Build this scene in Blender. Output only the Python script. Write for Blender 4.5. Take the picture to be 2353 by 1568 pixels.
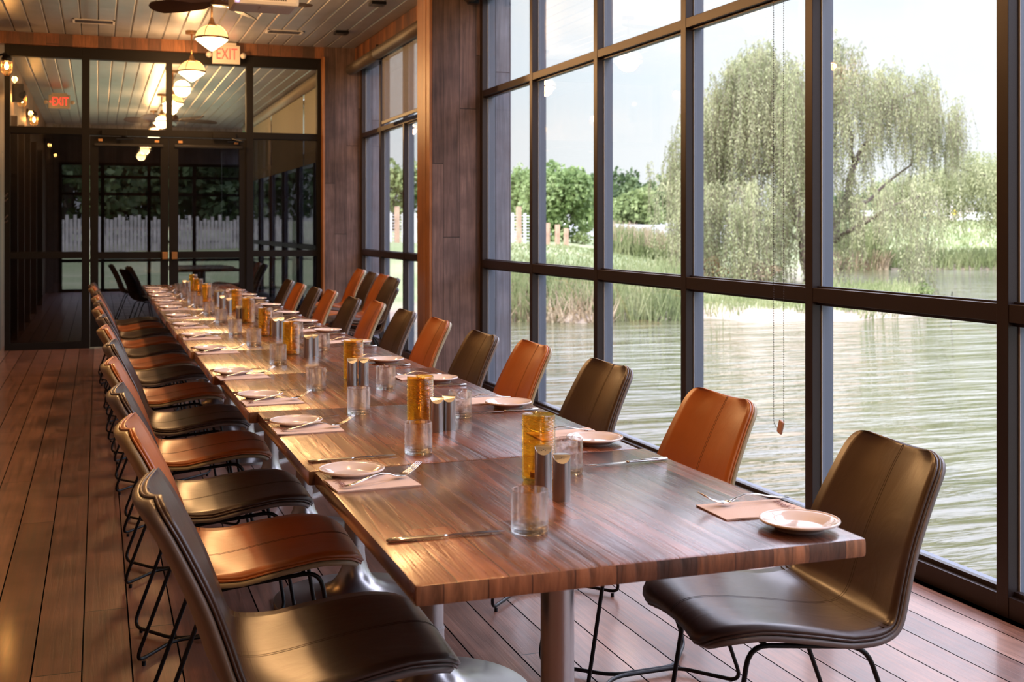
import bpy, bmesh, math, random
import numpy as np
from mathutils import Vector, Matrix, noise

for o in list(bpy.data.objects):
    bpy.data.objects.remove(o)
S = bpy.context.scene
C = S.collection
PI = math.pi

# ---------------------------------------------------------------- camera
EYE = 1.312
YAW = math.atan(951 / 2675.0)
SY, CY = math.sin(YAW), math.cos(YAW)
cam_d = bpy.data.cameras.new('camera')
cam = bpy.data.objects.new('camera', cam_d)
C.objects.link(cam)
cam_d.sensor_width = 36.0
cam_d.lens = 36.0 * 2675 / 2353
cam_d.shift_y = -262.0 / 2353
cam_d.clip_end = 1000
cam_d.clip_start = 0.05
cam.location = (0, 0, EYE)
cam.rotation_euler = (PI / 2, 0, -YAW)
cam_d.dof.use_dof = True
cam_d.dof.focus_distance = 3.4
cam_d.dof.aperture_fstop = 7.1
S.camera = cam

# ---------------------------------------------------------------- colour management
S.view_settings.view_transform = 'Standard'
S.view_settings.look = 'None'
S.view_settings.gamma = 1.0
S.view_settings.use_curve_mapping = False
S.view_settings.exposure = 1.0
S.cycles.use_denoising = True
S.cycles.max_bounces = 10
S.cycles.diffuse_bounces = 4
S.cycles.glossy_bounces = 4
S.cycles.transmission_bounces = 10
S.cycles.transparent_max_bounces = 24
S.cycles.sample_clamp_indirect = 6.0
S.cycles.caustics_refractive = False
S.cycles.caustics_reflective = False

# ---------------------------------------------------------------- world: bright hazy summer sky with soft clouds
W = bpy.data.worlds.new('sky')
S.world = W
W.use_nodes = True
wn, wl = W.node_tree.nodes, W.node_tree.links
wn.clear()
w_out = wn.new('ShaderNodeOutputWorld')
w_bg = wn.new('ShaderNodeBackground')
w_bg.inputs['Strength'].default_value = 1.0
w_tc = wn.new('ShaderNodeTexCoord')
w_sep = wn.new('ShaderNodeSeparateXYZ')
wl.new(w_tc.outputs['Generated'], w_sep.inputs[0])
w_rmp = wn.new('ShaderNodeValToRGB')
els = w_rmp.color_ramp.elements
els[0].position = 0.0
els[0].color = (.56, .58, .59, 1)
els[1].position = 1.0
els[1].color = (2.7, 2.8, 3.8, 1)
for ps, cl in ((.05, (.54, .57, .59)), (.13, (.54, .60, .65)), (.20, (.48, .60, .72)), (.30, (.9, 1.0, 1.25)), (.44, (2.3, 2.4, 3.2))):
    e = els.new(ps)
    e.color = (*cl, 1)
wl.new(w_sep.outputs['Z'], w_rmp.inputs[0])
w_map = wn.new('ShaderNodeMapping')
w_map.inputs['Scale'].default_value = (1.5, 1.5, 5.0)
wl.new(w_tc.outputs['Generated'], w_map.inputs[0])
w_noi = wn.new('ShaderNodeTexNoise')
w_noi.inputs['Scale'].default_value = 2.2
w_noi.inputs['Detail'].default_value = 5
wl.new(w_map.outputs[0], w_noi.inputs['Vector'])
w_cr = wn.new('ShaderNodeValToRGB')
w_cr.color_ramp.elements[0].position = 0.36
w_cr.color_ramp.elements[1].position = 0.62
wl.new(w_noi.outputs[0], w_cr.inputs[0])
w_mix = wn.new('ShaderNodeMix')
w_mix.data_type = 'RGBA'
wl.new(w_cr.outputs[0], w_mix.inputs['Factor'])
wl.new(w_rmp.outputs[0], w_mix.inputs[6])
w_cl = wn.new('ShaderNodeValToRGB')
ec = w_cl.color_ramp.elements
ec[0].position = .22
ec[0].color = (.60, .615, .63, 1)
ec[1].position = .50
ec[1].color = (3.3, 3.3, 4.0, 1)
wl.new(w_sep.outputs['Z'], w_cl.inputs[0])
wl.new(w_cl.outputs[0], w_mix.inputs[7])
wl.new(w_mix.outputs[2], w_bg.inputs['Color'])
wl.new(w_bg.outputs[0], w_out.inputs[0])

# ---------------------------------------------------------------- sun (from behind the building, over its roof)
sd = bpy.data.lights.new('sun', 'SUN')
sd.energy = 3.5
sd.color = (1.0, 0.95, 0.86)
sd.angle = math.radians(0.6)
so = bpy.data.objects.new('sun', sd)
C.objects.link(so)
so.rotation_euler = Vector((0.62, 0.42, -0.62)).to_track_quat('-Z', 'Y').to_euler()

PENDANT_W = 66.0
SCONCE_W = 16.0
WARM = (1.0, 0.53, 0.21)

# ================================================================ helpers
def fr(lat, d, z):
    """camera-frame lateral / depth in metres -> world"""
    return Vector((SY * d + CY * lat, CY * d - SY * lat, z))

def pd(px, d, z=None, y=None):
    """the point that stands d metres ahead in the direction px of the photograph"""
    if z is None:
        z = EYE - (y - 522) / 2675.0 * d
    return fr((px - 1176.5) / 2675.0 * d, d, z)

def tag(o, label=None, cat=None, group=None, kind=None):
    if label: o['label'] = label
    if cat: o['category'] = cat
    if group: o['group'] = group
    if kind: o['kind'] = kind
    return o

def thing(name, label, cat, loc=(0, 0, 0), rz=0.0, group=None):
    o = bpy.data.objects.new(name, None)
    o.empty_display_size = 0.1
    C.objects.link(o)
    o.location = loc
    o.rotation_euler = (0, 0, rz)
    return tag(o, label, cat, group)

def obj(name, me, mat, parent=None, loc=None, smooth=False):
    if isinstance(me, bmesh.types.BMesh):
        bm = me
        me = bpy.data.meshes.new(name)
        bmesh.ops.recalc_face_normals(bm, faces=bm.faces)
        bm.to_mesh(me)
        bm.free()
    if mat is not None:
        for m in (mat if isinstance(mat, (list, tuple)) else [mat]):
            me.materials.append(m)
    if smooth:
        me.polygons.foreach_set('use_smooth', [True] * len(me.polygons))
    o = bpy.data.objects.new(name, me)
    C.objects.link(o)
    if parent is not None: o.parent = parent
    if loc is not None: o.location = loc
    return o

def kids(o):
    return [c for c in bpy.data.objects if c.parent == o]

def dup(root, loc, rz=0.0, label=None, group=None, rx=0.0, ry=0.0):
    r = root.copy()
    C.objects.link(r)
    r.location = loc
    r.rotation_euler = (rx, ry, rz)
    if label: r['label'] = label
    if group: r['group'] = group
    for ch in KIDS.get(root.name) or KIDS.setdefault(root.name, kids(root)):
        c = ch.copy(); C.objects.link(c); c.parent = r
        for g in KIDS.get(ch.name) if ch.name in KIDS else KIDS.setdefault(ch.name, kids(ch)):
            d = g.copy(); C.objects.link(d); d.parent = c
    return r
KIDS = {}

def box(bm, x0, x1, y0, y1, z0, z1, bev=0.0, mi=0):
    vs = [bm.verts.new((x, y, z)) for x in (x0, x1) for y in (y0, y1) for z in (z0, z1)]
    fs = []
    for q in ((0, 1, 3, 2), (4, 6, 7, 5), (0, 4, 5, 1), (2, 3, 7, 6), (0, 2, 6, 4), (1, 5, 7, 3)):
        f = bm.faces.new([vs[i] for i in q]); f.material_index = mi; fs.append(f)
    if bev > 0:
        es = list({e for f in fs for e in f.edges})
        bmesh.ops.bevel(bm, geom=es, offset=bev, segments=2, profile=0.6, affect='EDGES', clamp_overlap=True)

def bxm(*boxes, bev=0.0):
    bm = bmesh.new()
    for b in boxes: box(bm, *b, bev=bev)
    return bm

def lathe(bm, prof, n=28, cx=0, cy=0, cz=0, mi=0, closed=False):
    rings = []
    for r, z in prof:
        if r < 1e-6:
            rings.append([bm.verts.new((cx, cy, cz + z))])
        else:
            rings.append([bm.verts.new((cx + r * math.cos(2 * PI * i / n), cy + r * math.sin(2 * PI * i / n), cz + z)) for i in range(n)])
    pairs = list(zip(rings, rings[1:]))
    if closed: pairs.append((rings[-1], rings[0]))
    for a, b in pairs:
        for i in range(n):
            j = (i + 1) % n
            if len(a) == 1 and len(b) == 1: continue
            if len(a) == 1: f = bm.faces.new((a[0], b[i], b[j]))
            elif len(b) == 1: f = bm.faces.new((a[i], b[0], a[j]))
            else: f = bm.faces.new((a[i], b[i], b[j], a[j]))
            f.material_index = mi
    return bm

def smoothpath(pts, r=0.02, closed=False, k=4):
    """round the corners of a polyline"""
    pts = [Vector(p) for p in pts]
    n = len(pts)
    out = []
    for i, p in enumerate(pts):
        if not closed and i in (0, n - 1):
            out.append(p); continue
        a, b = pts[i - 1], pts[(i + 1) % n]
        ra = min(r, (a - p).length * .48); rb = min(r, (b - p).length * .48)
        A = p + (a - p).normalized() * ra; B = p + (b - p).normalized() * rb
        for t in range(k + 1):
            t /= k
            out.append(A * (1 - t) ** 2 + p * 2 * t * (1 - t) + B * t * t)
    return out

def tube(bm, pts, r, n=8, closed=False, radii=None, mi=0, flat=1.0):
    pts = [Vector(p) for p in pts]
    m = len(pts)
    rings = []
    up = None
    for i, p in enumerate(pts):
        if closed: t = pts[(i + 1) % m] - pts[i - 1]
        else: t = pts[min(i + 1, m - 1)] - pts[max(i - 1, 0)]
        t.normalize()
        if up is None:
            up = Vector((0, 0, 1)) if abs(t.z) < .9 else Vector((1, 0, 0))
        s = t.cross(up)
        if s.length < 1e-5: s = t.orthogonal()
        s.normalize()
        up = s.cross(t).normalized()
        rr = radii[i] if radii else r
        rings.append([bm.verts.new(p + (s * math.cos(2 * PI * j / n) + up * flat * math.sin(2 * PI * j / n)) * rr) for j in range(n)])
    rg = range(m) if closed else range(m - 1)
    for i in rg:
        a, b = rings[i], rings[(i + 1) % m]
        for j in range(n):
            k = (j + 1) % n
            f = bm.faces.new((a[j], a[k], b[k], b[j])); f.material_index = mi
    if not closed:
        bm.faces.new(list(reversed(rings[0]))); bm.faces.new(rings[-1])
    return bm

def quadmesh(name, V, mat, parent=None, per=4):
    """V: (n*per,3) array of separate quads"""
    V = np.asarray(V, dtype=np.float32).reshape(-1, 3)
    n = len(V) // per
    me = bpy.data.meshes.new(name)
    me.vertices.add(len(V)); me.vertices.foreach_set('co', V.ravel())
    me.loops.add(n * per); me.loops.foreach_set('vertex_index', np.arange(n * per, dtype=np.int32))
    me.polygons.add(n)
    me.polygons.foreach_set('loop_start', np.arange(0, n * per, per, dtype=np.int32))
    me.polygons.foreach_set('loop_total', np.full(n, per, dtype=np.int32))
    me.update(calc_edges=True)
    me.materials.append(mat)
    o = bpy.data.objects.new(name, me)
    C.objects.link(o)
    if parent is not None: o.parent = parent
    return o

# ================================================================ materials
def newmat(name):
    m = bpy.data.materials.new(name)
    m.use_nodes = True
    nt = m.node_tree
    p = nt.nodes['Principled BSDF']
    return m, nt.nodes, nt.links, p

def math_(N, L, op, a, b=None, c=None):
    n = N.new('ShaderNodeMath'); n.operation = op
    for i, v in enumerate((a, b, c)):
        if v is None: continue
        if hasattr(v, 'type'): L.new(v, n.inputs[i])
        else: n.inputs[i].default_value = v
    return n.outputs[0]

def plain(name, col, rough=0.5, metal=0.0, bump=0.0, bscale=40, spec=0.5, var=0.0, coat=0.0, vscale=3.0):
    m, N, L, p = newmat(name)
    p.inputs['Base Color'].default_value = (*col, 1)
    p.inputs['Roughness'].default_value = rough
    p.inputs['Metallic'].default_value = metal
    p.inputs['Specular IOR Level'].default_value = spec
    p.inputs['Coat Weight'].default_value = coat
    tc = N.new('ShaderNodeTexCoord')
    if var > 0:
        no = N.new('ShaderNodeTexNoise'); no.inputs['Scale'].default_value = vscale; no.inputs['Detail'].default_value = 6
        L.new(tc.outputs['Object'], no.inputs['Vector'])
        r = N.new('ShaderNodeValToRGB')
        r.color_ramp.elements[0].color = (*[c * (1 - var) for c in col], 1); r.color_ramp.elements[0].position = .3
        r.color_ramp.elements[1].color = (*[min(1, c * (1 + var)) for c in col], 1); r.color_ramp.elements[1].position = .7
        L.new(no.outputs[0], r.inputs[0]); L.new(r.outputs[0], p.inputs['Base Color'])
    if bump > 0:
        no = N.new('ShaderNodeTexNoise'); no.inputs['Scale'].default_value = bscale; no.inputs['Detail'].default_value = 5
        L.new(tc.outputs['Object'], no.inputs['Vector'])
        b = N.new('ShaderNodeBump'); b.inputs['Strength'].default_value = bump; b.inputs['Distance'].default_value = 0.004
        L.new(no.outputs[0], b.inputs['Height']); L.new(b.outputs[0], p.inputs['Normal'])
    return m

def emis(name, col, s):
    m, N, L, p = newmat(name)
    p.inputs['Base Color'].default_value = (*col, 1)
    p.inputs['Emission Color'].default_value = (*col, 1)
    p.inputs['Emission Strength'].default_value = s
    return m

def woodmat(name, a, l, w, Lp, cols, rough=.45, gap=.02, gapcol=(.01, .008, .006), coords='pos', grain=(60, 2.5), bump=.3,
            off=0.0, joint=.006, stain=.5, jointmix=1.0, spec=.5, seed=0.0, coat=0.0, rvar=.15):
    """boards: a = axis across, l = axis along, w = width, Lp = board length"""
    m, N, L, p = newmat(name)
    if coords == 'pos':
        g = N.new('ShaderNodeNewGeometry'); vec = g.outputs['Position']
    else:
        g = N.new('ShaderNodeTexCoord'); vec = g.outputs['Object']
    sp = N.new('ShaderNodeSeparateXYZ'); L.new(vec, sp.inputs[0])
    A, Lo, Ot = sp.outputs[a], sp.outputs[l], sp.outputs[3 - a - l]
    ac = math_(N, L, 'ADD', math_(N, L, 'DIVIDE', A, w), off)
    if coords == 'obj':
        oi = N.new('ShaderNodeObjectInfo')
        rndo = math_(N, L, 'MULTIPLY', oi.outputs['Random'], 37.0)
        pidb = math_(N, L, 'ADD', math_(N, L, 'FLOOR', ac), rndo)
    else:
        pidb = math_(N, L, 'ADD', math_(N, L, 'FLOOR', ac), seed)
    wn1 = N.new('ShaderNodeTexWhiteNoise'); wn1.noise_dimensions = '1D'; L.new(pidb, wn1.inputs['W'])
    al = math_(N, L, 'ADD', math_(N, L, 'DIVIDE', Lo, Lp), math_(N, L, 'MULTIPLY', wn1.outputs['Value'], 9.0))
    jid = math_(N, L, 'FLOOR', al)
    cb = N.new('ShaderNodeCombineXYZ'); L.new(pidb, cb.inputs[0]); L.new(jid, cb.inputs[1])
    wn2 = N.new('ShaderNodeTexWhiteNoise'); wn2.noise_dimensions = '2D'; L.new(cb.outputs[0], wn2.inputs['Vector'])
    rp = N.new('ShaderNodeValToRGB')
    rp.color_ramp.interpolation = 'LINEAR'
    els = rp.color_ramp.elements
    els[0].color = (*cols[0], 1); els[1].color = (*cols[-1], 1)
    for i, c in enumerate(cols[1:-1]):
        e = els.new((i + 1) / (len(cols) - 1)); e.color = (*c, 1)
    L.new(wn2.outputs['Value'], rp.inputs[0])
    # grain
    cg = N.new('ShaderNodeCombineXYZ')
    L.new(math_(N, L, 'ADD', math_(N, L, 'MULTIPLY', A, grain[0]), math_(N, L, 'MULTIPLY', wn2.outputs['Value'], 50.0)), cg.inputs[0])
    L.new(math_(N, L, 'MULTIPLY', Lo, grain[1]), cg.inputs[1])
    L.new(math_(N, L, 'MULTIPLY', Ot, grain[1] * 3), cg.inputs[2])
    ng = N.new('ShaderNodeTexNoise'); ng.inputs['Scale'].default_value = 1.0; ng.inputs['Detail'].default_value = 7; ng.inputs['Roughness'].default_value = .65
    ng.inputs['Distortion'].default_value = .6
    L.new(cg.outputs[0], ng.inputs['Vector'])
    ns = N.new('ShaderNodeTexNoise'); ns.inputs['Scale'].default_value = 5.0; ns.inputs['Detail'].default_value = 5
    L.new(vec, ns.inputs['Vector'])
    r2 = N.new('ShaderNodeValToRGB'); r2.color_ramp.elements[0].position = .3; r2.color_ramp.elements[1].position = .68
    r2.color_ramp.elements[0].color = (1 - stain, 1 - stain, 1 - stain, 1); r2.color_ramp.elements[1].color = (1.12, 1.1, 1.08, 1)
    L.new(ng.outputs[0], r2.inputs[0])
    r3 = N.new('ShaderNodeValToRGB'); r3.color_ramp.elements[0].position = .32; r3.color_ramp.elements[1].position = .6
    r3.color_ramp.elements[0].color = (1 - stain * .6, 1 - stain * .62, 1 - stain * .62, 1)
    L.new(ns.outputs[0], r3.inputs[0])
    def mul(x, y):
        mx = N.new('ShaderNodeMix'); mx.data_type = 'RGBA'; mx.blend_type = 'MULTIPLY'; mx.inputs['Factor'].default_value = 1
        L.new(x, mx.inputs[6]); L.new(y, mx.inputs[7]); return mx.outputs[2]
    col = mul(mul(rp.outputs[0], r2.outputs[0]), r3.outputs[0])
    # gaps
    fa = math_(N, L, 'FRACT', ac)
    mg = math_(N, L, 'LESS_THAN', math_(N, L, 'MINIMUM', fa, math_(N, L, 'SUBTRACT', 1.0, fa)), gap)
    fl = math_(N, L, 'FRACT', al)
    mj = math_(N, L, 'MULTIPLY', math_(N, L, 'LESS_THAN', math_(N, L, 'MULTIPLY', fl, Lp), joint), jointmix)
    mk = math_(N, L, 'MAXIMUM', mg, mj)
    mx = N.new('ShaderNodeMix'); mx.data_type = 'RGBA'; L.new(mk, mx.inputs['Factor']); L.new(col, mx.inputs[6])
    mx.inputs[7].default_value = (*gapcol, 1)
    L.new(mx.outputs[2], p.inputs['Base Color'])
    rr = N.new('ShaderNodeMapRange'); rr.inputs['To Min'].default_value = rough - rvar; rr.inputs['To Max'].default_value = rough + rvar
    L.new(ng.outputs[0], rr.inputs['Value']); L.new(rr.outputs[0], p.inputs['Roughness'])
    p.inputs['Specular IOR Level'].default_value = spec
    p.inputs['Coat Weight'].default_value = coat
    p.inputs['Coat Roughness'].default_value = .12
    bp = N.new('ShaderNodeBump'); bp.inputs['Strength'].default_value = bump; bp.inputs['Distance'].default_value = 0.003
    if coat > .5:
        p.inputs['Coat Roughness'].default_value = .16
        bc = N.new('ShaderNodeBump'); bc.inputs['Strength'].default_value = .38; bc.inputs['Distance'].default_value = .003
        L.new(ng.outputs[0], bc.inputs['Height']); L.new(bc.outputs[0], p.inputs['Coat Normal'])
    h = math_(N, L, 'SUBTRACT', math_(N, L, 'ADD', ng.outputs[0], math_(N, L, 'MULTIPLY', wn2.outputs['Value'], .5)), math_(N, L, 'MULTIPLY', mk, 1.5))
    L.new(h, bp.inputs['Height']); L.new(bp.outputs[0], p.inputs['Normal'])
    return m

def panemat(name, tint=(.97, .98, .98), rough=0.0, f0=.045):
    """clear sheet glass: passes light straight through, reflects more at grazing angles"""
    m, N, L, p = newmat(name)
    N.remove(p)
    out = N['Material Output']
    t = N.new('ShaderNodeBsdfTransparent'); t.inputs[0].default_value = (*tint, 1)
    g = N.new('ShaderNodeBsdfGlossy'); g.inputs['Roughness'].default_value = rough; g.inputs[0].default_value = (1, 1, 1, 1)
    lw = N.new('ShaderNodeLayerWeight'); lw.inputs['Blend'].default_value = .5
    f = math_(N, L, 'ADD', math_(N, L, 'MULTIPLY', math_(N, L, 'POWER', lw.outputs['Facing'], 5.0), .9), f0)
    mx = N.new('ShaderNodeMixShader')
    L.new(f, mx.inputs[0]); L.new(t.outputs[0], mx.inputs[1]); L.new(g.outputs[0], mx.inputs[2]); L.new(mx.outputs[0], out.inputs[0])
    return m

def glassmat(name, col, ior=1.45, rough=0.0, clear=.25, tcol=None):
    m, N, L, p = newmat(name)
    N.remove(p)
    out = N['Material Output']
    g = N.new('ShaderNodeBsdfGlass'); g.inputs['Color'].default_value = (*col, 1); g.inputs['Roughness'].default_value = rough; g.inputs['IOR'].default_value = ior
    t = N.new('ShaderNodeBsdfTransparent'); t.inputs[0].default_value = (*(tcol or col), 1)
    mx = N.new('ShaderNodeMixShader'); mx.inputs[0].default_value = clear
    L.new(g.outputs[0], mx.inputs[1]); L.new(t.outputs[0], mx.inputs[2]); L.new(mx.outputs[0], out.inputs[0])
    return m

def leafmat(name, c0, c1, c2, scale=1.2, trans=.35, sc2=None):
    m, N, L, p = newmat(name)
    g = N.new('ShaderNodeNewGeometry')
    no = N.new('ShaderNodeTexNoise'); no.inputs['Scale'].default_value = scale; no.inputs['Detail'].default_value = 3
    L.new(g.outputs['Position'], no.inputs['Vector'])
    n2 = N.new('ShaderNodeTexNoise'); n2.inputs['Scale'].default_value = sc2 or scale * 14; n2.inputs['Detail'].default_value = 2
    L.new(g.outputs['Position'], n2.inputs['Vector'])
    v = math_(N, L, 'ADD', math_(N, L, 'MULTIPLY', no.outputs[0], .5), math_(N, L, 'MULTIPLY', n2.outputs[0], .5))
    r = N.new('ShaderNodeValToRGB'); r.color_ramp.elements[0].position = .36; r.color_ramp.elements[1].position = .64
    r.color_ramp.elements[0].color = (*c0, 1); r.color_ramp.elements[1].color = (*c2, 1)
    e = r.color_ramp.elements.new(.5); e.color = (*c1, 1)
    L.new(v, r.inputs[0]); L.new(r.outputs[0], p.inputs['Base Color'])
    p.inputs['Roughness'].default_value = .6
    p.inputs['Specular IOR Level'].default_value = .2
    t = N.new('ShaderNodeBsdfTranslucent'); L.new(r.outputs[0], t.inputs[0])
    mx = N.new('ShaderNodeMixShader'); mx.inputs[0].default_value = trans
    L.new(p.outputs[0], mx.inputs[1]); L.new(t.outputs[0], mx.inputs[2]); L.new(mx.outputs[0], N['Material Output'].inputs[0])
    return m

M = {}
M['floor'] = woodmat('deck boards', 0, 1, .14, 2.4, [(.22, .10, .068), (.35, .17, .12), (.27, .125, .085), (.41, .225, .165)], rough=.36, gap=.018, coat=.3,
                     gapcol=(.012, .006, .004), grain=(55, 1.8), bump=.35, stain=.5, off=.32)
M['tabletop'] = woodmat('reclaimed table boards', 0, 1, .088, 1.1, [(.075, .032, .022), (.28, .085, .04), (.38, .13, .062), (.13, .045, .03), (.46, .19, .10)],
                        rough=.27, gap=.010, gapcol=(.03, .012, .008), coords='obj', grain=(36, 1.3), bump=.8, stain=.75, coat=.75, joint=.002, rvar=.07, spec=.32)
M['table_end'] = woodmat('end grain of the table boards', 0, 1, .075, 9.0, [(.46, .20, .10), (.52, .25, .13), (.09, .045, .035), (.40, .17, .085), (.30, .13, .075), (.50, .23, .12)],
                         rough=.42, gap=.012, gapcol=(.05, .02, .014), coords='obj', grain=(70, 3), bump=.4, stain=.7, joint=0)
M['barn_x'] = woodmat('barn boards facing the room end', 0, 2, .135, 2.3, [(.12, .075, .064), (.22, .14, .12), (.31, .215, .19), (.16, .10, .085)],
                      rough=.55, gap=.014, grain=(50, 2.2), bump=.6, stain=.6, spec=.35)
M['barn_y'] = woodmat('barn boards along the wall', 1, 2, .14, 1.9, [(.12, .07, .045), (.20, .11, .065), (.28, .17, .11), (.10, .06, .042)],
                      rough=.55, gap=.016, grain=(50, 2.2), bump=.6, stain=.55, spec=.35)
M['post'] = woodmat('amber corner post', 1, 2, .21, 6.0, [(.38, .16, .06), (.30, .12, .045)], rough=.4, gap=.01, grain=(45, 1.5), bump=.4, stain=.4)
M['header_x'] = woodmat('short header blocks over the doors', 0, 2, .13, 9.0, [(.07, .03, .018), (.30, .12, .05), (.11, .045, .028), (.22, .085, .04), (.10, .05, .03)],
                        rough=.5, gap=.012, grain=(60, 6), bump=.5, stain=.5)
M['header_y'] = woodmat('short header blocks over the windows', 1, 2, .11, 9.0, [(.08, .03, .018), (.34, .13, .05), (.12, .045, .028), (.26, .10, .04)],
                        rough=.5, gap=.02, grain=(60, 6), bump=.5, stain=.5)
M['ceiling'] = woodmat('whitewashed ceiling boards', 0, 1, .165, 1.5, [(.25, .27, .31), (.29, .31, .35), (.33, .35, .39)], rough=.36, gap=.001,
                       gapcol=(.16, .13, .12), grain=(25, 1.5), bump=.15, stain=.20, jointmix=.6, off=.0)
M['grey_out'] = woodmat('weathered grey outside boards', 0, 2, .12, 3.0, [(.22, .23, .27), (.28, .29, .33), (.19, .20, .24)], rough=.7, gap=.02, grain=(50, 2), bump=.5, stain=.45)
M['alu'] = plain('dark bronze window frame', (.022, .013, .012), .38, .25, bump=.08, bscale=300)
M['alu_side'] = plain('blue grey outer window frame', (.13, .15, .19), .45, .2)
M['door'] = plain('charcoal door frame', (.007, .006, .006), .6, 0, spec=.2)
M['pane'] = panemat('window glass')
M['tint'] = panemat('screened dark door glass', (.30, .30, .32), f0=.02)
M['transom'] = panemat('transom glass', (.93, .95, .94))
M['black'] = plain('black painted metal', (.012, .012, .014), .35, .6)
M['steel'] = plain('brushed stainless steel', (.46, .45, .45), .28, 1.0)
M['cutlery'] = plain('polished cutlery steel', (.78, .76, .74), .12, 1.0)
M['plate'] = plain('white glazed china', (.80, .71, .68), .10, 0, coat=.6)
M['napkin'] = plain('pale pink paper napkin', (.74, .60, .55), .9, 0, bump=.25, bscale=500)
M['ink'] = plain('dark red print', (.20, .06, .05), .8)
M['glass'] = glassmat('thin clear drinking glass', (1, 1, 1), 1.47, clear=.45)
M['glass_base'] = glassmat('thick clear glass base', (1, 1, 1), 1.45, clear=.35)
M['amber'] = panemat('amber ribbed glass', (.94, .755, .33), .05, f0=.12)
M['wax'] = plain('cream candle wax', (.75, .62, .42), .6)
M['paint_white'] = plain('off white plastic', (.72, .70, .68), .4)
M['grille'] = plain('dark vent grille', (.05, .045, .045), .5)
M['brass'] = plain('aged brass', (.30, .17, .08), .35, .9)
M['shade'] = plain('grey roller blind cloth', (.34, .33, .29), .8, bump=.1, bscale=300)
M['tube'] = plain('taupe blind roller', (.09, .07, .055), .5)
M['bead'] = plain('dark metal bead chain', (.05, .035, .03), .3, .8)
M['weight'] = plain('terracotta plastic chain weight', (.55, .30, .20), .4)
M['exit_face'] = plain('warm white exit sign housing', (.55, .50, .45), .6)
M['exit_red'] = emis('lit red exit lettering', (1.0, .045, .03), 1.0)
M['fan'] = plain('dark walnut fan blade', (.055, .030, .020), .4)
M['bulb'] = emis('glowing filament bulb', (1.0, .62, .22), 22)
M['led'] = emis('small blue indicator light', (.25, .25, 1.0), 3)

def fabric(name, col, rough=.35, dark=.8, bmp=.22):
    m, N, L, p = newmat(name)
    tc = N.new('ShaderNodeTexCoord')
    oi = N.new('ShaderNodeObjectInfo')
    ad = N.new('ShaderNodeVectorMath'); ad.operation = 'ADD'
    cb = N.new('ShaderNodeCombineXYZ'); L.new(math_(N, L, 'MULTIPLY', oi.outputs['Random'], 20.0), cb.inputs[0])
    L.new(tc.outputs['Object'], ad.inputs[0]); L.new(cb.outputs[0], ad.inputs[1])
    no = N.new('ShaderNodeTexNoise'); no.inputs['Scale'].default_value = 4; no.inputs['Detail'].default_value = 6
    L.new(ad.outputs[0], no.inputs['Vector'])
    r = N.new('ShaderNodeValToRGB'); r.color_ramp.elements[0].position = .3; r.color_ramp.elements[1].position = .7
    r.color_ramp.elements[0].color = (*[c * dark for c in col], 1); r.color_ramp.elements[1].color = (*[c * 1.15 for c in col], 1)
    L.new(no.outputs[0], r.inputs[0]); L.new(r.outputs[0], p.inputs['Base Color'])
    p.inputs['Roughness'].default_value = rough
    p.inputs['Coat Weight'].default_value = .45; p.inputs['Coat Roughness'].default_value = .26
    # creases that run across the seat
    mp = N.new('ShaderNodeMapping'); mp.inputs['Scale'].default_value = (7, 11, 7); L.new(ad.outputs[0], mp.inputs[0])
    n2 = N.new('ShaderNodeTexNoise'); n2.inputs['Scale'].default_value = 1.0; n2.inputs['Detail'].default_value = 4; n2.inputs['Distortion'].default_value = 1.5
    L.new(mp.outputs[0], n2.inputs['Vector'])
    n3 = N.new('ShaderNodeTexNoise'); n3.inputs['Scale'].default_value = 420; L.new(ad.outputs[0], n3.inputs['Vector'])
    h = math_(N, L, 'ADD', n2.outputs[0], math_(N, L, 'MULTIPLY', n3.outputs[0], .06))
    b = N.new('ShaderNodeBump'); b.inputs['Strength'].default_value = bmp; b.inputs['Distance'].default_value = .006
    L.new(h, b.inputs['Height']); L.new(b.outputs[0], p.inputs['Normal'])
    return m
M['l_dark'] = fabric('dark brown leather', (.052, .028, .021))
M['l_tan'] = fabric('orange tan leather', (.42, .120, .024))
M['b_dark'] = fabric('grey brown leather back', (.15, .13, .128), .40, bmp=.15)
M['b_tan'] = fabric('olive tan leather back', (.36, .30, .19), .40, bmp=.15)
M['stitch'] = plain('dark stitching', (.025, .015, .01), .6)

# globe shade: milky glass that glows and lets the bulb's light out
def globemat(name, col, e, tr):
    m, N, L, p = newmat(name)
    N.remove(p)
    out = N['Material Output']
    em = N.new('ShaderNodeEmission'); em.inputs[0].default_value = (*col, 1); em.inputs[1].default_value = e
    t = N.new('ShaderNodeBsdfTransparent'); t.inputs[0].default_value = (1, 1, 1, 1)
    mx = N.new('ShaderNodeMixShader'); mx.inputs[0].default_value = tr
    L.new(em.outputs[0], mx.inputs[1]); L.new(t.outputs[0], mx.inputs[2]); L.new(mx.outputs[0], out.inputs[0])
    return m
M['globe_up'] = globemat('glowing prismatic glass', (1.0, .66, .22), .95, .45)
M['globe_lo'] = globemat('bright lower glass', (1.0, .80, .46), 3.2, .45)
M['jar'] = globemat('amber sconce jar', (1.0, .45, .10), .5, .75)

# ================================================================ room shell
XL, XW, YF, YB, ZC = -.98, 2.87, 13.4, -2.6, 3.38
YE = 25.0
def struct(name, bm, mat, parent=None, loc=None):
    o = obj(name, bm, mat, parent, loc)
    if parent is None: o['kind'] = 'structure'
    return o

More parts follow.
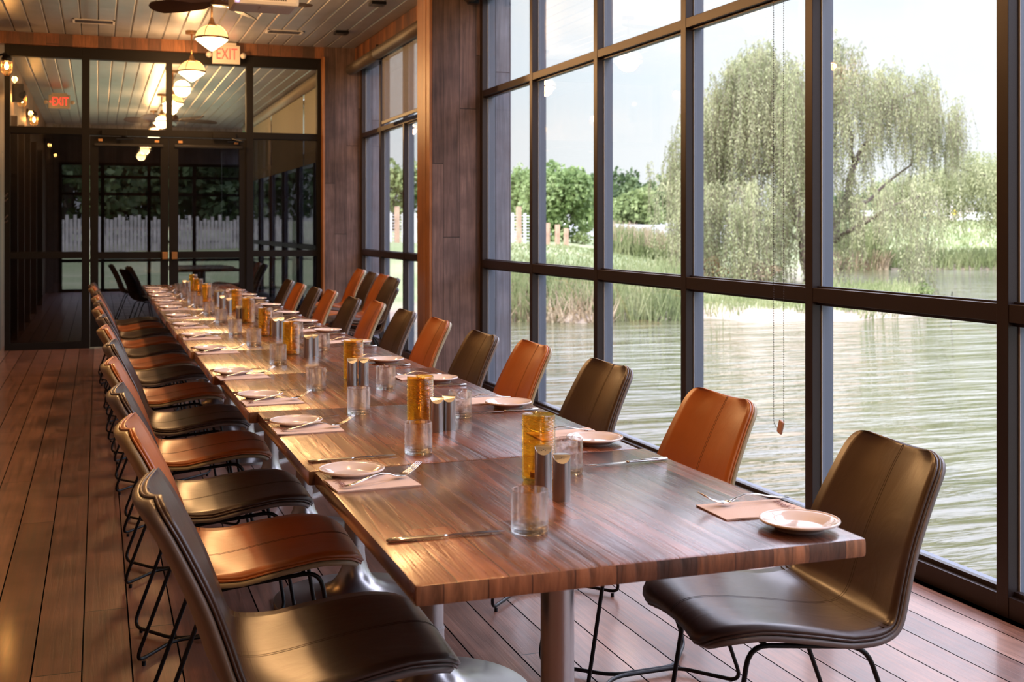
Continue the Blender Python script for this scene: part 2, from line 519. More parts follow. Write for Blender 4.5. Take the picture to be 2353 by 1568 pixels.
bm = bmesh.new()
i = math.floor(XL / .14) - 1
x = (math.floor(XL / .14) - 1 - .32) * .14
while x < XW + .15:
    box(bm, x + .0022, x + .14 - .0022, YB, YE, -.03, 0)
    x += .14
box(bm, XL - .3, XW + .15, YB, YE, -.2, -.045)
struct('floor', bm, M['floor'])
bm = bmesh.new()
x = (math.floor(XL / .165) - 1) * .165
while x < XW + .15:
    a_, b_ = x + .001, x + .164
    pr = [(a_, ZC + .012), (a_ + .010, ZC), (b_ - .010, ZC), (b_, ZC + .012), (b_, ZC + .03), (a_, ZC + .03)]
    v0 = [bm.verts.new((q, YB - .1, z)) for q, z in pr]; v1 = [bm.verts.new((q, YE + .1, z)) for q, z in pr]
    bm.faces.new(v0); bm.faces.new(v1[::-1])
    for i in range(6): bm.faces.new((v0[i], v1[i], v1[(i + 1) % 6], v0[(i + 1) % 6]))
    x += .165
box(bm, XL - .2, XW + .25, YB - .1, YE + .1, ZC + .03, ZC + .25)
struct('ceiling', bm, M['ceiling'])
struct('wall_left', bxm((XL - .2, XL, YB - .1, YE + .1, -.2, ZC)), M['barn_y'])
struct('wall_back', bxm((XL, XW, YB - .2, YB, -.2, ZC)), M['barn_x'])
# wooden corner pier beside the doors and the big pier between the two windows
struct('wall_far', bxm((2.445, 2.87, 13.30, 13.55, 0, ZC - .0)), M['barn_x'])
c1 = struct('trim_1', bxm((2.425, 2.447, 13.28, 13.40, 0, 3.26)), M['post'])
pier = struct('wall_right', bxm((2.475, 2.87, 8.83, 9.19, 0, ZC)), M['barn_x'])
struct('trim_2', bxm((2.452, 2.475, 8.835, 8.93, 0, ZC), (2.448, 2.475, 8.935, 9.19, 0, ZC), bev=.002), M['post'])
struct('trim_3', bxm((2.475, 2.87, 9.19, 9.20, 0, ZC)), M['barn_x'])
for k, (a, b) in enumerate(((8.83, 9.2), (13.3, 13.6), (YB - .2, YB + .2))):
    struct('wall_outside', bxm((2.95, 3.13, a, b, -.6, 3.7)), M['grey_out'])
# header over doors and over windows
struct('trim_4', bxm((XL, 2.87, 13.34, 13.50, 3.25, ZC)), M['header_x'])
struct('trim_5', bxm((2.80, 3.0, 9.2, 13.3, 3.19, ZC), (2.80, 3.0, YB, 8.83, 3.19, ZC)), M['header_y'])
struct('ground_sill', bxm((2.84, 3.15, YB, YE, -.6, 0)), M['grey_out'])

# ---------------------------------------------------------------- side windows
def window(n, y_lo, y_hi, mull):
    root = bpy.data.objects.new('window_%d' % n, None); C.objects.link(root); root['kind'] = 'structure'
    x0, xg, x1 = XW, XW + .048, XW + .105
    top = 3.19
    f = bmesh.new()
    ins = []
    bars = [(y_lo, y_lo + .055)] + [(m - .055, m) for m in mull] + [(y_hi - .055, y_hi)]
    for a, b in bars: box(f, x0, xg, a, b, 0, top, bev=.002)
    bars.sort()
    for (a0, b0), (a1, b1) in zip(bars, bars[1:]):
        for z0, z1 in ((0, .072), (.992, 1.053), (2.345, 2.395), (top - .06, top)):
            box(f, x0 + .002, xg, b0, a1, z0, z1, bev=.002)
            ins.append((b0, a1))
        for z0, z1 in ((.072, .088), (.978, .992), (1.053, 1.060), (2.333, 2.345), (2.395, 2.402)):
            box(f, x0 + .026, xg, b0, a1, z0, z1)
    obj('window_frame', f, M['alu'], root)
    g = bmesh.new()
    for a, b in bars: box(g, xg + .004, x1, a, b, 0, top)
    for (a0, b0), (a1, b1) in zip(bars, bars[1:]):
        for z0, z1 in ((0, .08), (.992, 1.053), (2.345, 2.395), (top - .06, top)):
            box(g, xg + .004, x1 - .01, b0, a1, z0, z1)
    obj('outer_frame', g, M['alu_side'], root)
    for (a0, b0), (a1, b1) in zip(bars, bars[1:]):
        for z0, z1 in ((.08, .985), (1.056, 2.34), (2.398, top - .06)):
            obj('pane', bxm((xg - .001, xg + .004, b0, a1, z0, z1)), M['pane'], root)
    # rubber spacer lines beside each bar
    s = bmesh.new()
    for a, b in bars:
        box(s, xg - .004, xg - .001, a - .007, a, .08, top - .06)
        box(s, xg - .004, xg - .001, b, b + .006, .08, top - .06)
    obj('gasket', s, plain('pale glazing spacer', (.42, .44, .46), .4), root)
    return root
window(1, YB + .1, 8.83, [7.705, 6.577, 5.44, 4.304, 3.17, 2.03, .90, -.24, -1.38])
window(2, 9.20, 13.30, [12.37, 11.34, 10.31])
window(3, 13.6, YE, [24.0, 22.5, 21.0, 19.5, 18.0, 16.5, 15.0])

# ---------------------------------------------------------------- glazed partition with double doors
def X_at(px):
    l = (px - 1176.5) / 2675; return (SY + CY * l) / (CY - SY * l) * YF
P0, P1 = YF, YF + .10
par = bpy.data.objects.new('window_4', None); C.objects.link(par); par['kind'] = 'structure'
f = bmesh.new()
posts = [(X_at(10), X_at(23)), (X_at(188), X_at(206)), (X_at(566), X_at(582)), (X_at(729), 2.445)]
for a, b in posts: box(f, a, b, P0, P1, 0, 3.25, bev=.003)
for a, b in ((posts[0][1], posts[1][0]), (posts[1][1], posts[2][0]), (posts[2][1], posts[3][0])):
    box(f, a, b, P0, P1, 3.13, 3.25, bev=.003)
    box(f, a, b, P0, P1, 2.31, 2.385, bev=.003)
box(f, X_at(382), X_at(396), P0, P1, 2.385, 3.13, bev=.003)
for a, b in ((posts[0][1], posts[1][0]), (posts[2][1], posts[3][0])):
    box(f, a, b, P0, P1, 0, .075, bev=.003)
    box(f, a, b, P0, P1, .975, 1.045, bev=.003)
obj('window_frame', f, M['door'], par)
for a, b in ((23, 188), (206, 382), (396, 566), (582, 729)):
    obj('transom_pane', bxm((X_at(a), X_at(b), P0 + .04, P0 + .046, 2.385, 3.13)), M['transom'], par)
for a, b in ((23, 188), (582, 729)):
    obj('pane', bxm((X_at(a), X_at(b), P0 + .04, P0 + .046, .075, .975)), M['tint'], par)
    obj('pane', bxm((X_at(a), X_at(b), P0 + .04, P0 + .046, 1.045, 2.31)), M['tint'], par)
for n, (a, b, ga, gb, hx) in enumerate(((206.5, 387.5, 226, 369, 379), (388.5, 565.5, 410, 551, 401))):
    dr = bpy.data.objects.new('door_%d' % (n + 1), None); C.objects.link(dr); dr['kind'] = 'structure'
    xa, xb, xc, xd = X_at(a), X_at(b), X_at(ga), X_at(gb)
    y0, y1 = P0 + .02, P0 + .07
    f = bmesh.new()
    for q in ((xa, xc, y0, y1, .01, 2.30), (xd, xb, y0, y1, .01, 2.30), (xc, xd, y0, y1, 2.215, 2.30), (xc, xd, y0, y1, .01, .25), (xc, xd, y0, y1, .965, 1.04)):
        box(f, *q, bev=.002)
    obj('door_frame', f, M['door'], dr)
    obj('pane', bxm((xc, xd, y0 + .02, y0 + .026, .25, .965)), M['tint'], dr)
    obj('pane', bxm((xc, xd, y0 + .02, y0 + .026, 1.04, 2.215)), M['tint'], dr)
    hX = X_at(hx)
    obj('door_latch', bxm((hX - .03, hX + .03, y0 - .035, y0, .955, 1.035), bev=.004), M['brass'], dr)
    f = bmesh.new(); box(f, xc - .04, xd + .03, y0 - .02, y0, 2.195, 2.225, bev=.003)
    obj('screen_rail', f, M['black'], dr)
    cxx = X_at(262 if n == 0 else 515)
    f = bmesh.new(); box(f, cxx - .13, cxx + .13, y0 - .065, y0 - .005, 2.305, 2.365, bev=.006)
    obj('door_closer', f, M['door'], dr)
    f = bmesh.new(); tube(f, smoothpath([(cxx + .08, y0 - .05, 2.30), (cxx + .20, y0 - .10, 2.27), (cxx + .02, y0 - .16, 2.26)], .01), .009)
    obj('closer_arm', f, M['black'], dr)
    for q in (xc + .02, xd - .04):
        obj('screen_clip', bxm((q - .02, q + .025, y0 - .012, y0 + .004, 2.245, 2.27)), M['brass'], dr)

# ---------------------------------------------------------------- roller blind on the far window
bl = thing('roller_blind', 'taupe roller blind on the far window, cloth half lowered', 'blind', (2.735, 11.2, 3.12))
f = bmesh.new(); tube(f, [(0, -1.95, 0), (0, .68, 0)], .062, 18); tube(f, [(0, .72, 0), (0, 2.02, 0)], .062, 18)
obj('roller', f, M['tube'], bl, smooth=True)
f = bmesh.new(); box(f, -.01, .12, .68, .72, -.07, .09)
obj('bracket', f, M['black'], bl)
def screencloth():
    m, N, L, p = newmat('semi sheer screen cloth')
    p.inputs['Base Color'].default_value = (.40, .39, .38, 1); p.inputs['Roughness'].default_value = .8
    t = N.new('ShaderNodeBsdfTransparent'); mx = N.new('ShaderNodeMixShader'); mx.inputs[0].default_value = .62
    t.inputs[0].default_value = (.95, .95, .95, 1)
    L.new(p.outputs[0], mx.inputs[1]); L.new(t.outputs[0], mx.inputs[2]); L.new(mx.outputs[0], N['Material Output'].inputs[0])
    return m
M['screen'] = screencloth()
obj('cloth', bxm((.055, .058, -1.95, .68, -.71, 0)), M['screen'], bl)
obj('hem_bar', bxm((.045, .068, -1.95, .68, -.74, -.705), bev=.004), M['black'], bl)
# bead chains
def chain(x, y0, y1, ztop, zbot, label, weight):
    r = thing('bead_chain', label, 'blind chain', (x, (y0 + y1) / 2, zbot))
    f = bmesh.new()
    h = (y1 - y0) / 2
    pts = []
    z = ztop
    while z > zbot + h: pts.append((-h, z)); z -= .0105
    a = PI
    while a < 2 * PI: pts.append((h * math.cos(a), zbot + h + h * math.sin(a))); a += .0105 / h
    z = zbot + h
    while z < ztop: pts.append((h, z)); z += .0105
    for yy, zz in pts:
        bmesh.ops.create_icosphere(f, subdivisions=1, radius=.0026, matrix=Matrix.Translation((0, yy, zz - zbot)))
    obj('beads', f, M['bead'], r, smooth=True)
    f = bmesh.new(); tube(f, [(0, yy, zz - zbot) for yy, zz in pts], .0007, 4)
    obj('cord', f, M['bead'], r)
    if weight:
        f = bmesh.new(); box(f, -.006, .006, -.016, .016, -.030, .030, bev=.005)
        w = obj('weight', f, M['weight'], r, loc=(-.004, -.022, .012)); w.rotation_euler = (.35, 0, 0)
    return r
chain(2.80, 4.36, 4.44, 3.1, .43, 'dark bead chain with a terracotta weight, in front of the near window', True)
chain(2.82, 8.70, 8.76, 3.1, 1.35, 'thin bead chain beside the wooden pier between the windows', False)
# rolled-up blind of the near window
bl2 = thing('roller_blind', 'rolled-up taupe roller blind above the near window', 'blind', (2.735, 4.0, 3.13))
f = bmesh.new(); tube(f, [(0, -6.2, 0), (0, 4.7, 0)], .062, 18); obj('roller', f, M['tube'], bl2, smooth=True)
obj('bracket', bxm((-.01, .07, 4.66, 4.72, -.07, .09)), M['black'], bl2)

# ---------------------------------------------------------------- chairs
def chair_profile():
    # x forward, z up ; centre line of the sitting surface from the front edge to the top of the back
    ctrl = [(.432, .448), (.414, .466), (.376, .474), (.30, .469), (.21, .457), (.13, .443), (.065, .437), (.018, .446),
            (-.013, .478), (-.034, .536), (-.060, .608), (-.091, .675), (-.123, .738), (-.150, .784), (-.158, .800)]
    P = [Vector((a, b)) for a, b in ctrl]
    out = []
    for i in range(len(P) - 1):
        p0 = P[max(i - 1, 0)]; p1 = P[i]; p2 = P[i + 1]; p3 = P[min(i + 2, len(P) - 1)]
        for k in range(3):
            t = k / 3
            out.append(.5 * ((2 * p1) + (p2 - p0) * t + (2 * p0 - 5 * p1 + 4 * p2 - p3) * t * t + (3 * p1 - p0 - 3 * p2 + p3) * t ** 3))
    out.append(P[-1])
    return out
PROF = chair_profile()
def chair_surface(i, u, off):
    """point on the shell: row i of the profile, u in -1..1 across, off along the surface normal"""
    n = len(PROF)
    p = PROF[i]
    t = (PROF[min(i + 1, n - 1)] - PROF[max(i - 1, 0)]).normalized()
    nx, nz = t.y, -t.x         # toward the sitter
    L = CHL[i]; T = CHL[-1]
    s = L / T
    if s < .45: w = .206 + .034 * math.sin(min(1, s / .4) * PI / 2)
    elif s < .55: w = .24 - .012 * (s - .45) / .1
    else: w = .228 - (.228 - .178) * ((s - .55) / .45) ** .9
    r = .075 if L < T / 2 else .052
    e = min(L, T - L)
    if e < r: w = w - r + math.sqrt(max(0, r * r - (r - e) ** 2))
    back = min(1, max(0, (s - .38) / .2))
    dish = (.007 * (1 - back) + .028 * back) * abs(u) ** 2.2
    flare = .015 * max(0, 1 - L / .12) * abs(u) ** 2
    edge = 1 - (1 - abs(u)) ** 0
    return Vector((p.x + nx * (dish + off), u * w, p.y + nz * (dish + off) - flare))
CHL = [0.0]
for a_, b_ in zip(PROF, PROF[1:]): CHL.append(CHL[-1] + (b_ - a_).length)

def shell_mesh(o0, o1, shrink=1.0):
    """closed pad between offsets o0 (lower) and o1 (upper), its rim rounded"""
    bm = bmesh.new()
    nu = 15
    n = len(PROF)
    us = [-1 + 2 * k / (nu - 1) for k in range(nu)]
    lo, hi = [], []
    for i in range(n):
        L = CHL[i]; e = min(L, CHL[-1] - L)
        re = min(1, (e + .004) / .016)
        a, b = [], []
        for u in us:
            eu = (1 - abs(u)) * .22
            r2 = min(1, (eu + .004) / .018)
            k = math.sqrt(max(0, 1 - (1 - min(re, r2)) ** 2))
            mid = (o0 + o1) / 2
            a.append(bm.verts.new(chair_surface(i, u * shrink, mid + (o0 - mid) * max(k, .25))))
            b.append(bm.verts.new(chair_surface(i, u * shrink, mid + (o1 - mid) * max(k, .25))))
        lo.append(a); hi.append(b)
    for i in range(n - 1):
        for j in range(nu - 1):
            bm.faces.new((hi[i][j], hi[i][j + 1], hi[i + 1][j + 1], hi[i + 1][j]))
            bm.faces.new((lo[i][j], lo[i + 1][j], lo[i + 1][j + 1], lo[i][j + 1]))
    for i in range(n - 1):
        bm.faces.new((lo[i][0], hi[i][0], hi[i + 1][0], lo[i + 1][0]))
        bm.faces.new((lo[i][-1], lo[i + 1][-1], hi[i + 1][-1], hi[i][-1]))
    for j in range(nu - 1):
        bm.faces.new((lo[0][j], lo[0][j + 1], hi[0][j + 1], hi[0][j]))
        bm.faces.new((lo[-1][j], hi[-1][j], hi[-1][j + 1], lo[-1][j + 1]))
    me = bpy.data.meshes.new('pad')
    bmesh.ops.recalc_face_normals(bm, faces=bm.faces)
    bm.to_mesh(me); bm.free()
    return me

def stitch_mesh():
    bm = bmesh.new()
    n = len(PROF)
    for du in (-.018, .018):
        tube(bm, [chair_surface(i, du, .0145) for i in range(1, n - 1)], .0011, 5)
    ib = min(range(n), key=lambda i: abs(CHL[i] - CHL[-1] * .47))
    for k in (ib, ib + 1):
        tube(bm, [chair_surface(k, -.97 + 1.94 * j / 16, .0140) for j in range(17)], .0013, 5)
    us = .90
    for sgn in (-1, 1):
        tube(bm, [chair_surface(i, sgn * us, .0120) for i in range(2, n - 2)], .0009, 4)
    return bm
def rim_mesh():
    bm = bmesh.new()
    n = len(PROF)
    path = [chair_surface(i, 1, .001) for i in range(n)] + [chair_surface(n - 1, u / 8, .001) for u in range(7, -8, -1)] + \
           [chair_surface(i, -1, .001) for i in range(n - 1, -1, -1)] + [chair_surface(0, u / 8, .001) for u in range(-7, 8)]
    tube(bm, path, .0032, 6, closed=True)
    return bm

def frame_loop(s):
    bm = bmesh.new()
    zr, zf = .424, .0165
    pts = [(.055, s * .165, .407), (.33, s * .165, .434), (.40, s * .168, zf), (.235, s * .0062, zf), (.03, s * .0062, zf), (-.09, s * .168, zf)]
    tube(bm, smoothpath(pts, .045, closed=True, k=5), .0058, 8, closed=True)
    return bm

def make_chair(kind):
    t = thing('dining_chair', '-', 'chair')
    lm, bmt = (M['l_dark'], M['b_dark']) if kind == 'dark' else (M['l_tan'], M['b_tan'])
    obj('cushion', shell_mesh(.0, .015), lm, t, smooth=True)
    obj('back_shell', shell_mesh(-.020, -.001), bmt, t, smooth=True)
    obj('seam', stitch_mesh(), M['stitch'], t, smooth=True)
    obj('piping', rim_mesh(), lm, t, smooth=True)
    for s in (-1, 1):
        obj('wire_frame', frame_loop(s), M['black'], t, smooth=True)
    for xx, zz in ((.09, .4105), (.29, .4300)):
        f = bmesh.new(); tube(f, [(xx, -.165, zz), (xx, .165, zz)], .005, 8)
        obj('cross_bar', f, M['black'], t, smooth=True)
    for a, b in ((.375, .15), (.375, -.15), (-.065, .15), (-.065, -.15)):
        f = bmesh.new(); lathe(f, [(0, 0), (.006, 0), (.006, .012), (0, .012)], 10, a, b, 0)
        obj('foot_glide', f, M['black'], t)
    return t
proto = {'dark': make_chair('dark'), 'tan': make_chair('tan')}
used = set()
ORD = ['first', 'second', 'third', 'fourth', 'fifth', 'sixth', 'seventh', 'eighth', 'ninth', 'tenth', 'eleventh', 'twelfth', 'thirteenth', 'fourteenth']
def ordn(i): return ORD[i]
COLN = {'dark': 'dark brown leather', 'tan': 'orange tan leather'}
def put_chair(kind, loc, rz, label, group):
    if kind not in used:
        used.add(kind)
        o = proto[kind]; o.location = loc; o.rotation_euler = (0, 0, rz); o['label'] = label; o['group'] = group
        return o
    return dup(proto[kind], loc, rz, label, group)
rnd = random.Random(4)
# left (aisle) row, facing +X
LY = [2.37, 3.14, 3.80, 4.60, 5.34, 6.17, 6.95, 7.65, 8.34, 8.95, 9.70, 10.35, 11.0]
LX = [.235, .21, .195, .18, .19, .165, .16, .135, .14, .125, .13, .095, .09]
for i, (y, x) in enumerate(zip(LY, LX)):
    k = 'dark' if i % 2 == 0 else 'tan'
    put_chair(k, (x, y, 0), math.radians(rnd.uniform(-2.5, 2.5)),
              '%s chair, %s from the camera on the aisle side' % (COLN[k], ordn(i)), 'chairs along the aisle side')
# right (window) row, facing -X
RY = [2.27, 3.07, 3.92, 4.70, 5.22, 6.08, 6.80, 7.66, 8.15, 9.14, 9.62, 10.32, 11.1]
RX = [1.61, 1.615, 1.63, 1.63, 1.57, 1.60, 1.60, 1.62, 1.56, 1.59, 1.55, 1.54, 1.56]
for i, (y, x) in enumerate(zip(RY, RX)):
    k = 'dark' if i % 2 == 0 else 'tan'
    rz = PI + math.radians([-5, 1, 1.5, 0, 2, 0, 1, -1, 1, 0, 0, 1, 0][i])
    put_chair(k, (x + .02, y, 0), rz, '%s chair, %s from the camera on the window side' % (COLN[k], ordn(i)), 'chairs along the window side')
# spare chairs stacked in pairs by the far window
for i, (x, y) in enumerate(((2.33, 11.45), (2.28, 10.68), (2.25, 10.10), (2.20, 9.55))):
    k = 'tan' if i % 2 == 0 else 'dark'
    for lvl in (0, 1):
        put_chair(k, (x + .012 * lvl, y, .078 * lvl), PI, '%s spare chair, %s in the %s window stack from the doors' %
                  (COLN[k], ('upper' if lvl else 'lower'), ordn(i)), 'spare chairs stacked by the far window')

# ---------------------------------------------------------------- tables
TX = [.468, .455, .430, .405, .392, .385, .381, .381, .385, .392, .400]
TY0, TP, TW = 1.765, .9145, .842
tab0 = None
def make_table():
    t = thing('pedestal_table', '-', 'table')
    f = bmesh.new(); box(f, -TW / 2, TW / 2, -TP / 2 + .0025, TP / 2 - .0025, .714, .75, bev=.009)
    f.normal_update()
    for fc in f.faces:
        if abs(fc.normal.y) > .8: fc.material_index = 1
    obj('tabletop', f, [M['tabletop'], M['table_end']], t)
    f = bmesh.new(); lathe(f, [(0, .195), (.0345, .195), (.0345, .704), (0, .704)], 32)
    obj('column', f, M['steel'], t, smooth=False)
    f = bmesh.new()
    lathe(f, [(0, .20), (.036, .20), (.0365, .17), (.040, .14), (.048, .11), (.062, .083), (.085, .060), (.12, .043), (.17, .031), (.22, .023), (.262, .018), (.279, .013), (.280, 0), (0, 0)], 56)
    obj('trumpet_base', f, M['steel'], t, smooth=True)
    f = bmesh.new(); lathe(f, [(.0345, .19), (.0375, .19), (.0375, .197), (.0345, .197)], 32, closed=True)
    obj('collar', f, M['steel'], t)
    f = bmesh.new(); box(f, -.19, .19, -.025, .025, .704, .714); box(f, -.025, .025, -.19, .19, .704, .7139)
    obj('top_bracket', f, M['black'], t)
    return t
def sharpen(o, ang=35):
    me = o.data
    bm = bmesh.new(); bm.from_mesh(me)
    for e in bm.edges:
        if len(e.link_faces) == 2 and e.calc_face_angle(0) > math.radians(ang): e.smooth = False
    for fc in bm.faces: fc.smooth = True
    bm.to_mesh(me); bm.free()
tab0 = make_table()
for c in kids(tab0): sharpen(c)
for i in range(11):
    loc = (TX[i] + TW / 2, TY0 + TP * (i + .5), 0)
    lab = 'square wood table on a steel trumpet base, %s from the camera' % ordn(i)
    if i == 0:
        tab0.location = loc; tab0['label'] = lab; tab0['group'] = 'tables pushed into one long row'
    else:
        dup(tab0, loc, 0, lab, 'tables pushed into one long row')
# ================================================================ table ware
ZT = .75
def make_plate():
    t = thing('plate', '-', 'plate')
    f = bmesh.new()
    lathe(f, [(0, .0045), (.040, .0045), (.044, .006), (.052, .0115), (.066, .0165), (.0735, .0185), (.0745, .0170), (.0735, .0145),
              (.060, .0105), (.050, .0055), (.0455, .0015), (.0455, 0), (.040, 0), (.040, .0018), (0, .0018)], 56)
    obj('plate_body', f, M['plate'], t, smooth=True)
    f = bmesh.new(); lathe(f, [(.0725 + .0018 * math.cos(a * PI / 4), .0176 + .0016 * math.sin(a * PI / 4)) for a in range(8)], 56, closed=True)
    obj('rolled_rim', f, M['plate'], t, smooth=True)
    return t
def make_knife():
    t = thing('table_knife', '-', 'knife')
    f = bmesh.new()
    ys = [0, .004, .03, .075, .105, .112]
    w = [.002, .0055, .0058, .0048, .0035, .0036]; hh = [.002, .0042, .0045, .004, .003, .003]
    tube(f, [(x, 0, .0045) for x in ys], 1, 10, radii=w, flat=.72)
    obj('handle', f, M['cutlery'], t, smooth=True)
    f = bmesh.new()
    top = [(.112, .003), (.125, .0085), (.16, .0095), (.195, .0085), (.214, .004), (.221, -.001)]
    bot = [(.112, -.003), (.16, -.0035), (.20, -.0035), (.221, -.001)]
    for z in (.0035, .0047):
        pass
    up = [f.verts.new((x, y, .0050)) for x, y in top] + [f.verts.new((x, y, .0050)) for x, y in reversed(bot[:-1])]
    dn = [f.verts.new((x, y, .0036)) for x, y in top] + [f.verts.new((x, y, .0036)) for x, y in reversed(bot[:-1])]
    f.faces.new(up); f.faces.new(list(reversed(dn)))
    for i in range(len(up)): f.faces.new((up[i], dn[i], dn[(i + 1) % len(up)], up[(i + 1) % len(up)]))
    obj('blade', f, M['cutlery'], t)
    return t
def make_fork():
    t = thing('dinner_fork', '-', 'fork')
    prof = [(0, .0045), (.02, .0055), (.05, .0105), (.075, .0165), (.10, .0180), (.122, .0125), (.135, .0075), (.145, .0065)]
    wid = [.0042, .0062, .0055, .0038, .0026, .0028, .0060, .0105]
    f = bmesh.new()
    rings = []
    for (x, z), w in zip(prof, wid):
        th = .0014
        rings.append([f.verts.new((x, y, z + dz)) for y, dz in ((-w, 0), (-w * .6, -th), (w * .6, -th), (w, 0), (w * .6, th), (-w * .6, th))])
    for a, b in zip(rings, rings[1:]):
        for j in range(6): f.faces.new((a[j], a[(j + 1) % 6], b[(j + 1) % 6], b[j]))
    f.faces.new(rings[0]); f.faces.new(list(reversed(rings[-1])))
    obj('handle', f, M['cutlery'], t, smooth=True)
    f = bmesh.new()
    # bowl of the fork
    box(f, .144, .158, -.0110, .0110, .0055, .0075, bev=.0008)
    obj('fork_head', f, M['cutlery'], t)
    for k in range(4):
        y = -.0090 + .006 * k
        f = bmesh.new(); tube(f, [(.156, y, .0068), (.170, y, .0095), (.186, y * .98, .0170), (.205, y * .96, .0290)], .0015, 6, radii=[.0018, .0016, .0014, .0008])
        obj('tine', f, M['cutlery'], t, smooth=True)
    return t
def font_mesh(txt, size, name='text', ext=0.0):
    cu = bpy.data.curves.new(name, 'FONT'); cu.body = txt; cu.size = size; cu.extrude = ext; cu.align_x = 'CENTER'; cu.align_y = 'CENTER'
    tmp = bpy.data.objects.new(name, cu); C.objects.link(tmp)
    dg = bpy.context.evaluated_depsgraph_get()
    me = bpy.data.meshes.new_from_object(tmp.evaluated_get(dg))
    bpy.data.objects.remove(tmp)
    return me
def make_napkin(seed):
    t = thing('paper_napkin', '-', 'napkin')
    r = random.Random(seed)
    f = bmesh.new()
    nx, ny = 14, 8
    ph = r.uniform(0, 6)
    for layer, (z0, z1, sh) in enumerate(((.0002, .0014, 0), (.0018, .0032, .002))):
        g = {}
        for s in (0, 1):
            for i in range(nx + 1):
                for j in range(ny + 1):
                    x = -.092 + .184 * i / nx + sh * .5; y = -.062 + .124 * j / ny
                    x += .006 * (j / ny - .5) * math.sin(ph)
                    wob = .0007 * math.sin(i * .8 + ph) * (j / ny) + .0025 * max(0, 1 - i / 3) * max(0, math.sin(ph + j * .5))
                    g[s, i, j] = f.verts.new((x, y, (z0 if s == 0 else z1) + layer * .4 * wob + wob * .8))
        for i in range(nx):
            for j in range(ny):
                f.faces.new((g[1, i, j], g[1, i + 1, j], g[1, i + 1, j + 1], g[1, i, j + 1]))
                f.faces.new((g[0, i, j], g[0, i, j + 1], g[0, i + 1, j + 1], g[0, i + 1, j]))
        for i in range(nx):
            for j in (0, ny): f.faces.new((g[0, i, j], g[0, i + 1, j], g[1, i + 1, j], g[1, i, j]))
        for j in range(ny):
            for i in (0, nx): f.faces.new((g[0, i, j], g[1, i, j], g[1, i, j + 1], g[0, i, j + 1]))
    obj('folded_paper', f, M['napkin'], t, smooth=False)
    me = font_mesh("freely's", .026, 'printed_name', .00015)
    p = obj('printed_name', me, M['ink'], t, loc=(-.068, 0, .0062)); p.rotation_euler = (0, 0, PI / 2)
    return t
def make_tumbler():
    t = thing('tumbler', '-', 'glass')
    f = bmesh.new()
    R, h = .0345, .079
    lathe(f, [(R - .0003, .0165), (R, .02), (R, h - .0012), (R - .0009, h), (R - .0022, h - .0012), (R - .0024, .03), (R - .0028, .0165)], 48, closed=True)
    sharpen(obj('glass_wall', f, M['glass'], t))
    f = bmesh.new()
    lathe(f, [(0, 0), (R - .003, 0), (R - .0006, .0022), (R, .008), (R - .0003, .0163), (R - .004, .0160), (R - .012, .0135), (0, .0125)], 48)
    sharpen(obj('thick_base', f, M['glass_base'], t), 50)
    return t
def make_candle():
    t = thing('candle_holder', '-', 'candle holder')
    f = bmesh.new()
    R, h, n = .0365, .146, 46
    prof = [(0, 0), (R - .004, 0), (R - .001, .003)]
    rr = random.Random(3)
    for k in range(n):
        z = .004 + (h - .012) * k / n; dz = (h - .012) / n
        b = .0016 + rr.uniform(-.0005, .0007)
        prof += [(R - .0009, z + dz * .08), (R - .0009 + b * .8, z + dz * .3), (R - .0009 + b, z + dz * .5), (R - .0009 + b * .8, z + dz * .72)]
    prof += [(R, h - .008), (R + .0006, h - .003), (R - .0006, h), (R - .0022, h - .002), (R - .0028, h - .01), (R - .0030, .01), (R - .008, .006), (0, .006)]
    lathe(f, prof, 40)
    sharpen(obj('ribbed_glass', f, M['amber'], t), 70)
    f = bmesh.new(); lathe(f, [(0, .0065), (.019, .0065), (.019, .018), (.002, .017), (0, .017)], 24)
    c = obj('candle', f, M['wax'], t, smooth=False)
    f = bmesh.new(); tube(f, [(0, 0, .017), (.001, 0, .025)], .0009, 6)
    obj('wick', f, M['black'], c)
    return t
def make_shaker():
    t = thing('shaker', '-', 'shaker')
    f = bmesh.new()
    R, h = .0185, .094
    n = 36
    base = [f.verts.new((R * math.cos(2 * PI * i / n), R * math.sin(2 * PI * i / n), 0)) for i in range(n)]
    def zt(x): return h if x > -.002 else h - (-.002 - x) * .95
    top = [f.verts.new((b.co.x, b.co.y, zt(b.co.x))) for b in base]
    for i in range(n):
        j = (i + 1) % n
        f.faces.new((base[i], base[j], top[j], top[i]))
    f.faces.new(list(reversed(base)))
    body = obj('shaker_body', f, M['steel'], t)
    f = bmesh.new()
    a = [f.verts.new((R * math.cos(2 * PI * i / n), R * math.sin(2 * PI * i / n), zt(R * math.cos(2 * PI * i / n)))) for i in range(n)]
    hi = [v for v in a if v.co.x > -.0021]; lo = [v for v in a if v.co.x <= -.0019]
    # split cap: flat crown plus slanted face
    f.faces.new(sorted(hi, key=lambda v: math.atan2(v.co.y, v.co.x)))
    lo2 = sorted(lo, key=lambda v: math.atan2(v.co.y, -v.co.x))
    e1 = max(hi, key=lambda v: (v.co.y - v.co.x * 3)); e2 = min(hi, key=lambda v: (v.co.y + v.co.x * 3))
    try: f.faces.new([e2] + lo2 + [e1])
    except Exception: pass
    obj('slanted_cap', f, M['steel'], t)
    sharpen(body)
    f = bmesh.new()
    for dx, dy in ((-.008, 0), (-.010, .004), (-.010, -.004)):
        lathe(f, [(0, -.0004), (.0009, -.0004), (.0009, .0006), (0, .0006)], 8, dx, dy, zt(dx) + .0002)
    obj('holes', f, M['black'], t)
    return t

PROTO = {}
def place(kind, maker, loc, rz, label, group):
    if kind not in PROTO:
        o = maker(); PROTO[kind] = o
        o.location = loc; o.rotation_euler = (0, 0, rz); o['label'] = label; o['group'] = group
        return o
    return dup(PROTO[kind], loc, rz, label, group)

